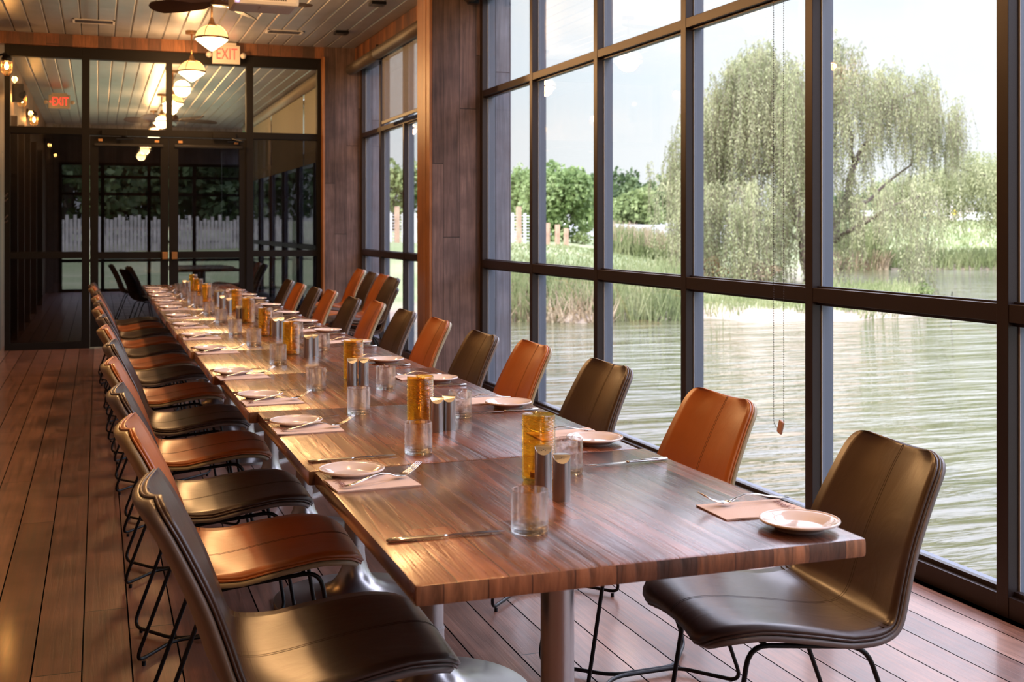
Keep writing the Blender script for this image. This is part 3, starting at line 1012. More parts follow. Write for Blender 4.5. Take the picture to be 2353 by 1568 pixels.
LP = [(.540, 2.60), (.528, 3.31), (.500, 3.87), (.485, 4.53), (.478, 5.44), (.469, 6.14), (.468, 6.82), (.468, 7.52), (.468, 8.32), (.462, 9.02), (.468, 9.69), (.468, 10.28), (.470, 10.98)]
RP = [(1.232, 1.865), (1.215, 2.777), (1.208, 3.43), (1.161, 4.07), (1.125, 4.72), (1.165, 5.50), (1.151, 6.17), (1.135, 6.79), (1.145, 7.52), (1.146, 8.31), (1.150, 9.08), (1.144, 9.60), (1.132, 10.30)]
place_side = {0: 'on the aisle side', 1: 'on the window side'}
rr = random.Random(11)
for side, PL in ((0, LP), (1, RP)):
    for i, (x, y) in enumerate(PL):
        q = '%s from the camera %s' % (ordn(i), place_side[side])
        place('plate', make_plate, (x, y, ZT), rr.uniform(0, 6), 'small white china plate, %s' % q, 'bread plates')
        if side == 0:
            nk = (x + .022, y - .098 - .0 * i, ZT); rot = rr.uniform(-.05, .07)
            fk = (x - .052, y - .120, ZT + .0052); frot = .22 + rr.uniform(-.1, .14)
            kn = (x - .075, y + .135, ZT); krot = rr.uniform(-.03, .05)
            if i == 0: nk = (.563, 2.503, ZT); rot = .03; fk = (.494, 2.455, ZT + .0052); frot = .42; kn = (.469, 2.770, ZT); krot = .04
            if i == 1: nk = (.545, 3.225, ZT); fk = (.475, 3.195, ZT + .0052); kn = (.450, 3.412, ZT)
        else:
            nk = (x - .025, y + .135, ZT); rot = PI + rr.uniform(-.05, .08)
            fk = (x + .055, y + .140, ZT + .0052); frot = PI + rr.uniform(-.12, .05)
            kn = (x + .070, y - .130, ZT); krot = PI + rr.uniform(-.03, .03)
            if i == 0: nk = (1.225, 2.015, ZT); rot = PI - .06; fk = (1.330, 2.055, ZT + .0052); frot = PI + .02; kn = None
            if i == 1: kn = (1.293, 2.517, ZT); krot = PI + .05
            if i == 2: kn = (1.272, 3.335, ZT); krot = PI
        place('napkin%d' % (i % 3), (lambda s=i: make_napkin(s)), nk, rot, 'folded pale pink napkin with dark red print, %s' % q, 'napkins')
        place('fork', make_fork, fk, frot, 'steel fork resting on the napkin, %s' % q, 'forks')
        if kn: place('knife', make_knife, kn, krot, 'steel table knife beside the plate, %s' % q, 'knives')
place('knife', make_knife, (.482, 2.024, ZT), -.03, 'steel knife lying alone at the near left corner of the long table', 'knives')
GL = [(.749, 2.01), (.749, 2.80), (.739, 3.455), (.707, 4.00), (.697, 4.83), (.697, 5.62), (.675, 6.22), (.684, 7.03), (.674, 7.72), (.662, 8.47), (.668, 9.04), (.664, 9.78), (.648, 10.35)]
GR = [(1.010, 2.46), (1.009, 3.295), (.940, 3.95), (.959, 5.27), (.95, 5.95), (.953, 6.65), (.925, 7.31), (.93, 7.95), (.885, 8.65), (.894, 9.19), (.897, 9.80), (.90, 10.4)]
for side, PL in ((0, GL), (1, GR)):
    for i, (x, y) in enumerate(PL):
        place('tumbler', make_tumbler, (x, y, ZT), rr.uniform(0, 6), 'clear glass tumbler, %s in the row %s of the candles' % (ordn(i), ('left', 'right')[side]), 'water tumblers')
CD = [(.923, 2.42), (.848, 3.15), (.886, 4.235), (.802, 5.16), (.814, 6.09), (.833, 6.97), (.876, 7.97), (.755, 8.85), (.762, 9.70), (.790, 10.6)]
for i, (x, y) in enumerate(CD):
    place('candle', make_candle, (x, y, ZT), rr.uniform(0, 6), 'amber ribbed glass candle holder, %s from the camera' % ordn(i), 'amber candle holders')
SH = [((.899, 2.335), (.886, 2.214)), ((.878, 3.085), (.916, 3.100)), ((.852, 4.095), (.893, 4.095)), ((.858, 5.055), (.888, 5.075)), ((.862, 6.06), (.890, 6.075)),
      ((.785, 7.03), (.812, 7.00)), ((.795, 8.13), (.812, 7.85)), ((.826, 8.83), (.862, 8.86)), ((.80, 9.60), (.838, 9.62)), ((.71, 10.55), (.74, 10.50))]
SH[0] = ((.895, 2.318), (.898, 2.222))
for i, pr in enumerate(SH):
    for k, (x, y) in enumerate(pr):
        place('shaker', make_shaker, (x, y, ZT), PI / 2 - (.15 if i else .28) + rr.uniform(-.1, .1),
              'steel shaker with slanted top, %s one of the %s pair from the camera' % (('left', 'right')[k], ordn(i)), 'salt and pepper shakers')

# ================================================================ lamps, fan, projector, signs
def make_pendant():
    t = thing('pendant_lamp', '-', 'pendant lamp')   # origin at the band of the globe
    R = .14
    f = bmesh.new()
    lathe(f, [(R * math.cos(a), .004 + R * .80 * math.sin(a)) for a in [i * (PI / 2 - .28) / 9 for i in range(10)]], 36)
    obj('upper_glass', f, M['globe_up'], t, smooth=True)
    f = bmesh.new()
    lathe(f, [(R, -.004), (R * .96, -.014), (R * .86, -.028), (R * .48, -.068), (R * .14, -.103), (0, -.110)], 36)
    obj('lower_glass', f, M['globe_lo'], t, smooth=True)
    f = bmesh.new(); lathe(f, [(R - .002, -.008), (R + .006, -.008), (R + .006, .008), (R - .002, .008)], 36, closed=True)
    obj('band', f, M['brass'], t)
    f = bmesh.new()
    for k in range(4):
        a = PI / 4 + k * PI / 2
        tube(f, [((R + .006) * math.cos(b) * math.cos(a), (R + .006) * math.cos(b) * math.sin(a), .004 + (R * .86) * math.sin(b)) for b in [i * 1.32 / 8 for i in range(9)]], .0035, 6)
    obj('cage_arms', f, M['brass'], t, smooth=True)
    f = bmesh.new(); lathe(f, [(.034, .108), (.036, .112), (.028, .135), (.014, .175), (.010, .180), (0, .18)], 20); lathe(f, [(0, .106), (.034, .108)], 20)
    obj('socket_cap', f, M['brass'], t, smooth=True)
    f = bmesh.new(); tube(f, [(0, 0, .175), (0, 0, ZC - 2.95 - .03)], .0095, 10)
    obj('stem', f, M['brass'], t, smooth=True)
    f = bmesh.new(); lathe(f, [(0, ZC - 2.95 - .035), (.06, ZC - 2.95 - .035), (.065, ZC - 2.95 - .028), (.065, ZC - 2.95), (0, ZC - 2.95)], 24)
    obj('canopy', f, M['brass'], t)
    ld = bpy.data.lights.new('lamp_light', 'POINT'); ld.energy = PENDANT_W; ld.color = WARM; ld.shadow_soft_size = .10
    lo = bpy.data.objects.new('lamp_light', ld); C.objects.link(lo); lo.parent = t; lo.location = (0, 0, -.01)
    return t
PY = [12.7, 10.4, 8.05, 5.75, 3.45, 1.15, -1.15, 16.0, 18.9, 21.6]  # the lamp behind the viewer is added to brighten the near table edge
PN = ['nearest the glass doors', 'second from the glass doors', 'third from the glass doors, near the projector', 'fourth from the glass doors', 'above the second and third tables',
      'above the near end of the long table', 'added unseen behind the viewer for fill light', 'first one beyond the glass doors', 'second one beyond the glass doors', 'third one beyond the glass doors']
for y, n in zip(PY, PN):
    place('pendant', make_pendant, (.93, y, 2.95), .3, 'glowing globe pendant with brass band, %s' % n, 'globe pendants over the table line')

def make_sconce():
    t = thing('cage_sconce', '-', 'wall lamp')       # origin at the wall plate
    f = bmesh.new(); box(f, 0, .03, -.055, .055, -.07, .07, bev=.008)
    obj('wall_plate', f, M['black'], t)
    f = bmesh.new(); tube(f, smoothpath([(.02, 0, .02), (.10, 0, .05), (.10, 0, 0)], .03), .011, 10)
    obj('arm', f, M['black'], t, smooth=True)
    f = bmesh.new(); lathe(f, [(0, .03), (.035, .03), (.050, -.005), (.052, -.035), (0, -.035)], 20, .10, 0, 0)
    obj('cap', f, M['black'], t, smooth=True)
    f = bmesh.new(); lathe(f, [(.043, -.035), (.043, -.13), (.034, -.155), (0, -.165)], 20, .10, 0, 0)
    obj('glass_jar', f, M['jar'], t, smooth=True)
    f = bmesh.new(); lathe(f, [(0, -.045), (.010, -.05), (.019, -.085), (.014, -.11), (0, -.12)], 14, .10, 0, 0)
    obj('bulb', f, M['bulb'], t, smooth=True)
    f = bmesh.new()
    for k in range(6):
        a = k * PI / 3
        tube(f, [(.10 + .050 * math.cos(a), .050 * math.sin(a), -.035), (.10 + .050 * math.cos(a), .050 * math.sin(a), -.135), (.10 + .02 * math.cos(a), .02 * math.sin(a), -.178)], .0025, 5)
    for z in (-.065, -.10, -.135):
        tube(f, [(.10 + .050 * math.cos(i * PI / 8), .050 * math.sin(i * PI / 8), z) for i in range(16)], .0025, 5, closed=True)
    obj('wire_cage', f, M['brass'], t)
    ld = bpy.data.lights.new('lamp_light', 'POINT'); ld.energy = SCONCE_W; ld.color = (1, .42, .10); ld.shadow_soft_size = .03
    lo = bpy.data.objects.new('lamp_light', ld); C.objects.link(lo); lo.parent = t; lo.location = (.10, 0, -.075)
    return t
for y, z, n in ((12.85, 3.03, 'just before the glass partition, at the left edge'), (9.6, 2.95, 'on the left wall beside the middle of the room'), (6.3, 2.95, 'on the left wall beside the fifth aisle chair'),
                (3.0, 2.95, 'on the left wall beside the nearest aisle chairs'), (-.3, 2.95, 'added unseen on the left wall behind the viewer'), (15.4, 2.95, 'seen through the left transom pane'), (18.2, 2.95, 'further back through the left transom pane')):
    place('sconce', make_sconce, (XL + .005, y, z), 0, 'caged amber wall lamp, %s' % n, 'caged wall lamps')  # the sconce behind the viewer is an unseen addition filling the near end

# ceiling fans
def make_fan():
    t = thing('ceiling_fan', '-', 'ceiling fan')
    f = bmesh.new(); lathe(f, [(0, ZC - 3.0), (.065, ZC - 3.0), (.05, ZC - 3.06), (.013, ZC - 3.07), (.013, .08), (0, .08)], 20)
    obj('downrod', f, M['black'], t, smooth=True)
    f = bmesh.new(); lathe(f, [(0, .085), (.05, .085), (.085, .06), (.095, .02), (.09, -.02), (.07, -.03), (0, -.032)], 28)
    obj('motor', f, M['fan'], t, smooth=True)
    for k in range(5):
        a = 90 - 13 - 72 * k
        f = bmesh.new()
        out = [(.075, -.02), (.13, -.035), (.22, -.075), (.45, -.088), (.62, -.080), (.675, -.04), (.69, 0), (.675, .04), (.62, .080), (.45, .088), (.22, .075), (.13, .035), (.075, .02)]
        th = [.004, -.004]
        top = [f.verts.new((x, y, .004 + y * .36)) for x, y in out]; bot = [f.verts.new((x, y, -.004 + y * .36)) for x, y in out]
        f.faces.new(top); f.faces.new(list(reversed(bot)))
        for i in range(len(out)): f.faces.new((top[i], bot[i], bot[(i + 1) % len(out)], top[(i + 1) % len(out)]))
        b = obj('blade', f, M['fan'], t)
        b.rotation_euler = (0, 0, -YAW + math.radians(13 + 72 * k))
    return t
place('fan', make_fan, (.90, 9.2, 3.05), 0, 'five blade dark ceiling fan behind the white projector', 'ceiling fans')
place('fan', make_fan, (1.0, 17.5, 2.86), .4, 'ceiling fan seen through the middle transom pane', 'ceiling fans')

# projector
pj = thing('projector', 'white projector hanging from the ceiling above the long table', 'projector', (.97, 7.35, 2.668), 0)
f = bmesh.new(); box(f, -.20, .20, -.15, .15, 0, .115, bev=.022); obj('housing', f, M['paint_white'], pj, smooth=False)
obj('vent_slots', bxm(*[(-.02 + .012 * k, -.012 + .012 * k, -.1515, -.149, .03, .07) for k in range(12)]), M['grille'], pj)
obj('hatch', bxm((-.03, .12, -.09, .02, -.003, .001), bev=.001), M['paint_white'], pj)
f = bmesh.new(); lathe(f, [(0, 0), (.035, 0), (.035, .02), (.028, .02), (0, .012)], 20)
l = obj('lens', f, M['black'], pj, loc=(-.12, .15, .06)); l.rotation_euler = (-PI / 2, 0, 0)
obj('indicator', bxm((-.185, -.165, -.152, -.149, .012, .018)), M['led'], pj)
f = bmesh.new(); tube(f, [(0, 0, .11), (0, 0, ZC - 2.668)], .018, 12); obj('ceiling_mount', f, M['paint_white'], pj)

# vents
def vent(x, y, w, l, label, z=ZC):
    t = thing('ceiling_vent', label, 'vent', (x, y, z), 0, 'ceiling vents')
    f = bmesh.new()
    for q in ((-w / 2, w / 2, -l / 2, -l / 2 + .02), (-w / 2, w / 2, l / 2 - .02, l / 2), (-w / 2, -w / 2 + .02, -l / 2, l / 2), (w / 2 - .02, w / 2, -l / 2, l / 2)):
        box(f, *q, -.008, .0)
    obj('frame', f, M['paint_white'], t)
    obj('backing', bxm((-w / 2 + .02, w / 2 - .02, -l / 2 + .02, l / 2 - .02, -.002, -.0005)), M['grille'], t)
    f = bmesh.new()
    k = -w / 2 + .035
    while k < w / 2 - .03: box(f, k, k + .004, -l / 2 + .02, l / 2 - .02, -.006, -.002); k += .026
    obj('slats', f, M['grille'], t)
vent(-.04, 12.43, .40, .24, 'narrow white slotted vent on the ceiling left of the pendants')
vent(1.86, 12.42, .38, .24, 'narrow white slotted vent on the ceiling right of the exit sign')
for x, y, n in ((2.42, 10.5, 'nearer of two small dark square fittings above the far window'), (2.42, 12.2, 'farther of two small dark square fittings above the far window')):
    t = thing('ceiling_speaker', n, 'speaker', (x, y, ZC), 0)
    f = bmesh.new(); box(f, -.07, .07, -.07, .07, -.03, 0, bev=.006); obj('housing', f, M['black'], t)
    f = bmesh.new(); lathe(f, [(0, -.034), (.05, -.034), (.052, -.029), (0, -.029)], 20); obj('grille', f, M['grille'], t)

# exit signs
def exit_sign(loc, label, arrow=False, heads=True, glow=1.0):
    t = thing('exit_sign', label, 'exit sign', loc)
    w, h = .30, .205
    f = bmesh.new(); box(f, -w / 2, w / 2, 0, .045, -h / 2, h / 2, bev=.004); obj('housing', f, M['exit_face'], t)
    me = font_mesh('EXIT', .185, 'lettering', .0012)
    o = obj('lettering', me, M['exit_red'], t, loc=(.012 if arrow else .004, -.001, .0)); o.rotation_euler = (PI / 2, 0, 0); o.scale = (.62, .98, 1)
    if arrow:
        f = bmesh.new(); v = [f.verts.new(p) for p in ((-.142, -.002, 0), (-.118, -.002, .022), (-.118, -.002, -.022))]; f.faces.new(v)
        r = bmesh.ops.extrude_face_region(f, geom=f.faces[:]); bmesh.ops.translate(f, vec=(0, .002, 0), verts=[g for g in r['geom'] if isinstance(g, bmesh.types.BMVert)])
        obj('arrow', f, M['exit_red'], t)
    obj('mount', bxm((-.11, .11, .005, .04, h / 2, h / 2 + .03)), M['exit_face'], t)
    for s in (-1, 1):
        f = bmesh.new(); lathe(f, [(0, -.03), (.030, -.03), (.033, -.02), (.030, .02), (.015, .032), (0, .034)], 20)
        o = obj('emergency_lamp', f, M['exit_face'], t, loc=(s * (w / 2 + .036), .01, -.005), smooth=True); o.rotation_euler = (PI / 2, 0, 0)
        f = bmesh.new(); lathe(f, [(0, -.0315), (.021, -.0315), (.021, -.0305), (0, -.0305)], 16); obj('lens', f, M['steel'], o)
    return t
exit_sign((1.345, 13.28, 3.235), 'backlit EXIT sign with two lamp heads on the header over the double doors')
exit_sign((-.55, 18.8, 3.2), 'smaller EXIT sign with arrow seen through the left transom pane', arrow=True)

# wall speakers / small wall box by the left post
sp = thing('wall_speaker', 'small dark wall speaker behind the left transom pane', 'speaker', (-.84, 14.0, 2.80), .3)
f = bmesh.new(); box(f, -.05, .05, -.06, .06, -.10, .10, bev=.01); obj('cabinet', f, M['grille'], sp)
f = bmesh.new(); lathe(f, [(0, 0), (.035, 0), (.03, .006), (0, .01)], 20)
o = obj('cone', f, M['black'], sp, loc=(.03, -.061, -.03)); o.rotation_euler = (PI / 2, 0, 0)

# door coat hooks left
hk = thing('coat_hooks', 'pair of small steel hooks on the post at the far left edge', 'hook', (-.925, 13.38, 1.35))
for dz in (0.0, .23):
    f = bmesh.new(); tube(f, smoothpath([(0, .01, .05 + dz), (.0, -.04, .05 + dz), (.03, -.06, .09 + dz)], .01), .005, 6); tube(f, smoothpath([(0, .01, .02 + dz), (.0, -.04, .0 + dz), (.03, -.06, .03 + dz)], .01), .005, 6)
    obj('hook', f, M['steel'], hk)

# ================================================================ the room beyond the glass doors
struct('wall_end', bxm((XL, XW, YE, YE + .15, 2.62, ZC), (XL, XL + .25, YE, YE + .15, 0, 2.62)), M['grey_out'])
er = bpy.data.objects.new('window_5', None); C.objects.link(er); er['kind'] = 'structure'
f = bmesh.new()
for x in (-.75, .05, .95, 1.85, 2.80): box(f, x, x + .07, YE, YE + .08, 0, 2.62)
for z in (0, .60, 1.95, 2.30, 2.56): box(f, -.75, 2.87, YE + .002, YE + .078, z, z + .06)
obj('window_frame', f, M['door'], er)
# roller shades drawn on its right side
rs = thing('roller_blind', 'lowered pale grey-green blind seen through the right transom pane', 'blind', (2.79, 18.0, 3.305))
f = bmesh.new(); tube(f, [(0, -4.2, 0), (0, 5.8, 0)], .075, 18); obj('roller', f, plain('pale blind roller', (.35, .33, .28), .5), rs, smooth=True)
obj('cloth', bxm((.04, .044, -4.2, -1.0, -1.1, 0), (.04, .044, -.9, 2.4, -1.1, 0), (.04, .044, 2.5, 5.8, -1.1, 0)), plain('pale grey green blind cloth', (.46, .46, .38), .8), rs)
# dark timber studs on the left wall
stud = None
for i, y in enumerate((14.6, 15.9, 17.3, 19.0, 21.0)):
    n = 'trim_%d' % (6 + i)
    struct(n, bxm((XL, XL + .10, y, y + .16, 0, 2.6)), M['barn_y'])
tb2 = dup(tab0, (1.35, 16.4, 0), .12, 'table seen dimly behind the left glass door', 'tables beyond the glass doors')
tb2 = dup(tab0, (1.36, 17.35, 0), .12, 'table seen dimly behind the right glass door', 'tables beyond the glass doors')
for i, (k, x, y, a, n) in enumerate((('dark', .42, 14.75, .25, 'left door, nearest the glass'), ('tan', .50, 15.7, .1, 'left door, next to the far tables'), ('dark', .30, 16.6, .05, 'left door, farthest back'),
                                ('dark', 2.0, 16.0, PI, 'right door, nearest the glass'), ('tan', 2.0, 16.6, PI, 'right door, second back'), ('dark', 2.02, 17.2, PI, 'right door, third back'), ('tan', 2.04, 17.8, PI, 'right door, farthest back'))):
    put_chair(k, (x, y, 0), a, '%s chair beyond the %s' % (COLN[k], n), 'chairs beyond the glass doors')

# ================================================================ outdoors
R = np.random.RandomState(7)
ZWAT = -1.0
def ss(a, b, x):
    t = np.clip((x - a) / (b - a), 0, 1); return t * t * (3 - 2 * t)
cp = np.array([-900, 300, 830, 1180, 1300, 1450, 1560, 1700, 1900, 2600])
cy = np.array([560, 560, 562, 562, 566, 590, 612, 640, 642, 645])
def land_z(px, d):
    """height of the ground in the direction px, d metres ahead"""
    px = np.asarray(px, float); d = np.asarray(d, float)
    wob = .8 * np.sin(px * .013) + .5 * np.sin(px * .031 + 1)
    zc = EYE - (np.interp(px, cp, cy) - 522) / 2675 * 46
    near = ss(27.6 + wob * .6, 29.6 + wob * .6, d)
    rise = ss(29.5, 46, d)
    zA = -1.5 + near * .78 + rise * (zc + .72)
    zA = np.where(d > 46, zc + (d - 46) * .004, zA)
    tip = np.interp(d, [27, 30, 33, 36, 38.5, 41], [1960, 2120, 2150, 2080, 1980, 1925])
    m = 1 - ss(tip - 40, tip + 25, px)
    zA = -1.6 + (zA + 1.6) * m
    farD = 63 - 3 * ss(1900, 2100, px) * 0 
    zB = -1.6 + ss(61.5, 64.5, d) * .9 + ss(64, 105, d) * 2.55
    return np.maximum(zA, zB)
def gz(px, d): return float(land_z(px, d))
# ground
pxs = np.arange(-700, 3100, 25.0)
ds = np.concatenate([np.arange(26, 42, .6), np.arange(42, 66, 1.5), np.arange(66, 120, 4), np.array([130, 150, 190, 260])])
V = []
for d in ds:
    for p in pxs: V.append(tuple(pd(p, d, z=gz(p, d) + (.03 * math.sin(p * .07 + d * 1.3) if gz(p, d) > -.9 else 0))))
F = []
n = len(pxs)
for i in range(len(ds) - 1):
    for j in range(n - 1): F.append((i * n + j, i * n + j + 1, (i + 1) * n + j + 1, (i + 1) * n + j))
me = bpy.data.meshes.new('ground'); me.from_pydata(V, [], F); me.update()
def grassmat():
    m, N, L, p = newmat('lawn with bare clay bank')
    g = N.new('ShaderNodeNewGeometry')
    no = N.new('ShaderNodeTexNoise'); no.inputs['Scale'].default_value = .35; no.inputs['Detail'].default_value = 8
    L.new(g.outputs['Position'], no.inputs['Vector'])
    r = N.new('ShaderNodeValToRGB')
    r.color_ramp.elements[0].color = (.17, .215, .10, 1); r.color_ramp.elements[0].position = .35
    r.color_ramp.elements[1].color = (.28, .295, .17, 1); r.color_ramp.elements[1].position = .65
    L.new(no.outputs[0], r.inputs[0])
    sp = N.new('ShaderNodeSeparateXYZ'); L.new(g.outputs['Position'], sp.inputs[0])
    n2 = N.new('ShaderNodeTexNoise'); n2.inputs['Scale'].default_value = 1.6; n2.inputs['Detail'].default_value = 6; L.new(g.outputs['Position'], n2.inputs['Vector'])
    h = math_(N, L, 'ADD', sp.outputs[2], math_(N, L, 'MULTIPLY', math_(N, L, 'SUBTRACT', n2.outputs[0], .5), .28))
    mr = N.new('ShaderNodeMapRange'); mr.inputs['From Min'].default_value = -.80; mr.inputs['From Max'].default_value = -.66; L.new(h, mr.inputs['Value'])
    rc = N.new('ShaderNodeValToRGB'); rc.color_ramp.elements[0].color = (.22, .165, .13, 1); rc.color_ramp.elements[1].color = (.44, .37, .30, 1)
    L.new(n2.outputs[0], rc.inputs[0])
    mx = N.new('ShaderNodeMix'); mx.data_type = 'RGBA'; L.new(mr.outputs[0], mx.inputs['Factor']); L.new(rc.outputs[0], mx.inputs[6]); L.new(r.outputs[0], mx.inputs[7])
    L.new(mx.outputs[2], p.inputs['Base Color']); p.inputs['Roughness'].default_value = .9; p.inputs['Specular IOR Level'].default_value = .15
    return m
gr = obj('ground', me, grassmat(), smooth=True); gr['kind'] = 'structure'
# pond
def watermat():
    m, N, L, p = newmat('rippled pond water')
    p.inputs['Base Color'].default_value = (.085, .085, .045, 1)
    p.inputs['Roughness'].default_value = .04
    p.inputs['IOR'].default_value = 1.33
    p.inputs['Specular IOR Level'].default_value = .5
    g = N.new('ShaderNodeNewGeometry')
    mp = N.new('ShaderNodeMapping'); mp.inputs['Rotation'].default_value = (0, 0, YAW + .25); mp.inputs['Scale'].default_value = (.9, 4.2, 1)
    L.new(g.outputs['Position'], mp.inputs[0])
    n1 = N.new('ShaderNodeTexNoise'); n1.inputs['Scale'].default_value = 1.1; n1.inputs['Detail'].default_value = 4; n1.inputs['Distortion'].default_value = .4
    L.new(mp.outputs[0], n1.inputs['Vector'])
    n2 = N.new('ShaderNodeTexNoise'); n2.inputs['Scale'].default_value = .35; n2.inputs['Detail'].default_value = 2; L.new(mp.outputs[0], n2.inputs['Vector'])
    h = math_(N, L, 'ADD', math_(N, L, 'MULTIPLY', n1.outputs[0], .5), n2.outputs[0])
    b = N.new('ShaderNodeBump'); b.inputs['Strength'].default_value = .5; b.inputs['Distance'].default_value = .27
    L.new(h, b.inputs['Height']); L.new(b.outputs[0], p.inputs['Normal'])
    return m
wm = bxm((3.2, 120, -60, 160, ZWAT - .02, ZWAT))
wt = obj('pond_water', wm, watermat()); tag(wt, kind='structure')

def perp(): return fr(1, 0, 0), fr(0, 1, 0)
RT, FW = np.array(fr(1, 0, 0)), np.array(fr(0, 1, 0))
UP = np.array([0, 0, 1.0])

def blades(name, pts, hmin, hmax, wid, mat, label, cat, lean=.25, kind='stuff', group=None):
    """upright grass blades / reed stems as tapering leaves"""
    pts = np.asarray(pts); n = len(pts)
    h = R.uniform(hmin, hmax, n)[:, None]; w = R.uniform(.6, 1.2, n)[:, None] * wid
    a = R.uniform(0, PI, n)[:, None]
    side = RT * np.cos(a) + FW * np.sin(a) * .6
    ln = (RT * R.normal(0, lean, (n, 1)) + FW * R.normal(0, lean, (n, 1))) * h
    q = np.stack([pts - side * w, pts + side * w, pts + side * w * .25 + UP * h + ln, pts - side * w * .25 + UP * h + ln], 1)
    o = quadmesh(name, q, mat)
    tag(o, label, cat, group, kind)
    return o

def scatter(n, plo, phi, dlo, dhi, fn=None, zoff=0):
    out = []
    while len(out) < n:
        p = R.uniform(plo, phi); d = R.uniform(dlo, dhi)
        z = gz(p, d)
        if z < -1.02: 
            if not (fn == 'wet' and z > -1.35): continue
            z = -1.05
        out.append(tuple(pd(p, d, z=z + zoff)))
    return out
M['reed'] = leafmat('green reed', (.11, .145, .06), (.21, .25, .11), (.35, .36, .20), .9)
M['straw'] = leafmat('dry straw reed', (.26, .19, .12), (.40, .31, .21), (.52, .43, .31), 1.5)
M['willow'] = leafmat('willow leaf', (.16, .185, .09), (.31, .335, .175), (.48, .48, .29), .55, .4, 5)
M['maple'] = leafmat('bright maple leaf', (.15, .23, .085), (.26, .35, .14), (.42, .50, .26), .8, .35, 4)
M['wood_dark'] = leafmat('dark woodland leaf', (.045, .075, .035), (.10, .15, .065), (.20, .26, .12), .35, .3, 2)
M['wood_mid'] = leafmat('olive woodland leaf', (.12, .16, .06), (.22, .28, .11), (.34, .38, .18), .4, .3, 2)
M['rust'] = leafmat('rusty dry leaf', (.34, .18, .09), (.48, .28, .15), (.42, .36, .16), 1.2)
M['bark'] = plain('grey brown bark', (.13, .10, .085), .9, 0, bump=.5, bscale=4, var=.3)

blades('shore_reeds', scatter(2600, 1100, 1575, 28.4, 31.5, 'wet'), .5, 1.35, .022, M['reed'], 'tall green reeds along the near bank of the pond', 'reeds')
blades('dead_reeds', scatter(800, 1150, 1420, 28.0, 30.0, 'wet'), .25, .8, .024, M['straw'], 'broken straw-coloured reeds at the water edge below the green reeds', 'reeds', lean=.55)
blades('shore_grass', scatter(3200, 1400, 2100, 28.9, 33), .12, .38, .018, M['reed'], 'short grass fringe on the bare bank in front of the willow', 'grass')
blades('lawn_grass', scatter(6000, 1150, 1750, 32, 46), .05, .13, .03, M['reed'], 'mown lawn tufts rising behind the reeds', 'grass', lean=.5)
blades('meadow_grass', scatter(3000, 1380, 1640, 46.5, 52, None), .5, 1.25, .03, M['reed'], 'long meadow grass on the crest behind the lawn', 'grass')
blades('meadow_heads', scatter(700, 1400, 1640, 46.5, 52, None, .5), .4, .9, .025, M['straw'], 'pale seed heads above the meadow grass', 'grass')
blades('far_reeds', scatter(1800, 1880, 2030, 62.4, 66, 'wet'), 1.0, 2.5, .05, M['reed'], 'clump of tall reeds on the far bank behind the willow fronds', 'reeds')
blades('far_dead_reeds', scatter(700, 1900, 2040, 62.0, 63.2, 'wet'), .5, 1.2, .05, M['straw'], 'straw-coloured reed foot at the far water line', 'reeds')
blades('far_grass', scatter(2600, 2000, 2360, 62.6, 67), .3, .9, .05, M['reed'], 'rough grass along the far bank right of the reeds', 'grass')
blades('spit_grass', scatter(1500, 1900, 2150, 29, 37), .15, .55, .022, M['reed'], 'dark grass on the low spit of land under the willow', 'grass')
blades('hill_grass', scatter(3500, 1980, 2360, 67, 100), .15, .4, .06, M['reed'], 'grassy slope beyond the far bank', 'grass')

def leafcloud(name, blobs, per, size, mat, parent=None, droop=0.0):
    """leaf quads on the surface and inside of ellipsoidal clumps; blobs = (centre, rx, ry, rz)"""
    Q = []
    for c, rx, ry, rz in blobs:
        n = int(per * (rx * rz))
        u = R.normal(size=(n, 3)); u /= np.linalg.norm(u, axis=1)[:, None]
        rad = R.uniform(.55, 1.05, (n, 1)) ** .7
        p = np.array(c) + (RT * u[:, :1] * rx + FW * u[:, 1:2] * ry + UP * u[:, 2:3] * rz) * rad
        a = R.normal(size=(n, 3)); a /= np.linalg.norm(a, axis=1)[:, None]
        b = np.cross(a, R.normal(size=(n, 3))); b /= np.linalg.norm(b, axis=1)[:, None]
        s = R.uniform(.5, 1.1, (n, 1)) * size
        Q.append(np.stack([p - a * s * .5, p + b * s * .38, p + a * s * .5, p - b * s * .38], 1))
    return quadmesh(name, np.concatenate(Q), mat, parent)

def crown_blobs(c, rx, rz, k, ry=None):
    """a lumpy crown built from k clumps around the centre"""
    ry = ry or rx
    out = [(c, rx * .62, ry * .62, rz * .68)]
    for i in range(k):
        u = R.normal(size=3); u /= np.linalg.norm(u)
        if u[2] < -.55: u[2] *= -.5
        s = R.uniform(.26, .42)
        q = np.array(c) + RT * u[0] * rx * .72 + FW * u[1] * ry * .72 + UP * u[2] * rz * .74
        out.append((q, rx * s, ry * s, rz * s))
    return out

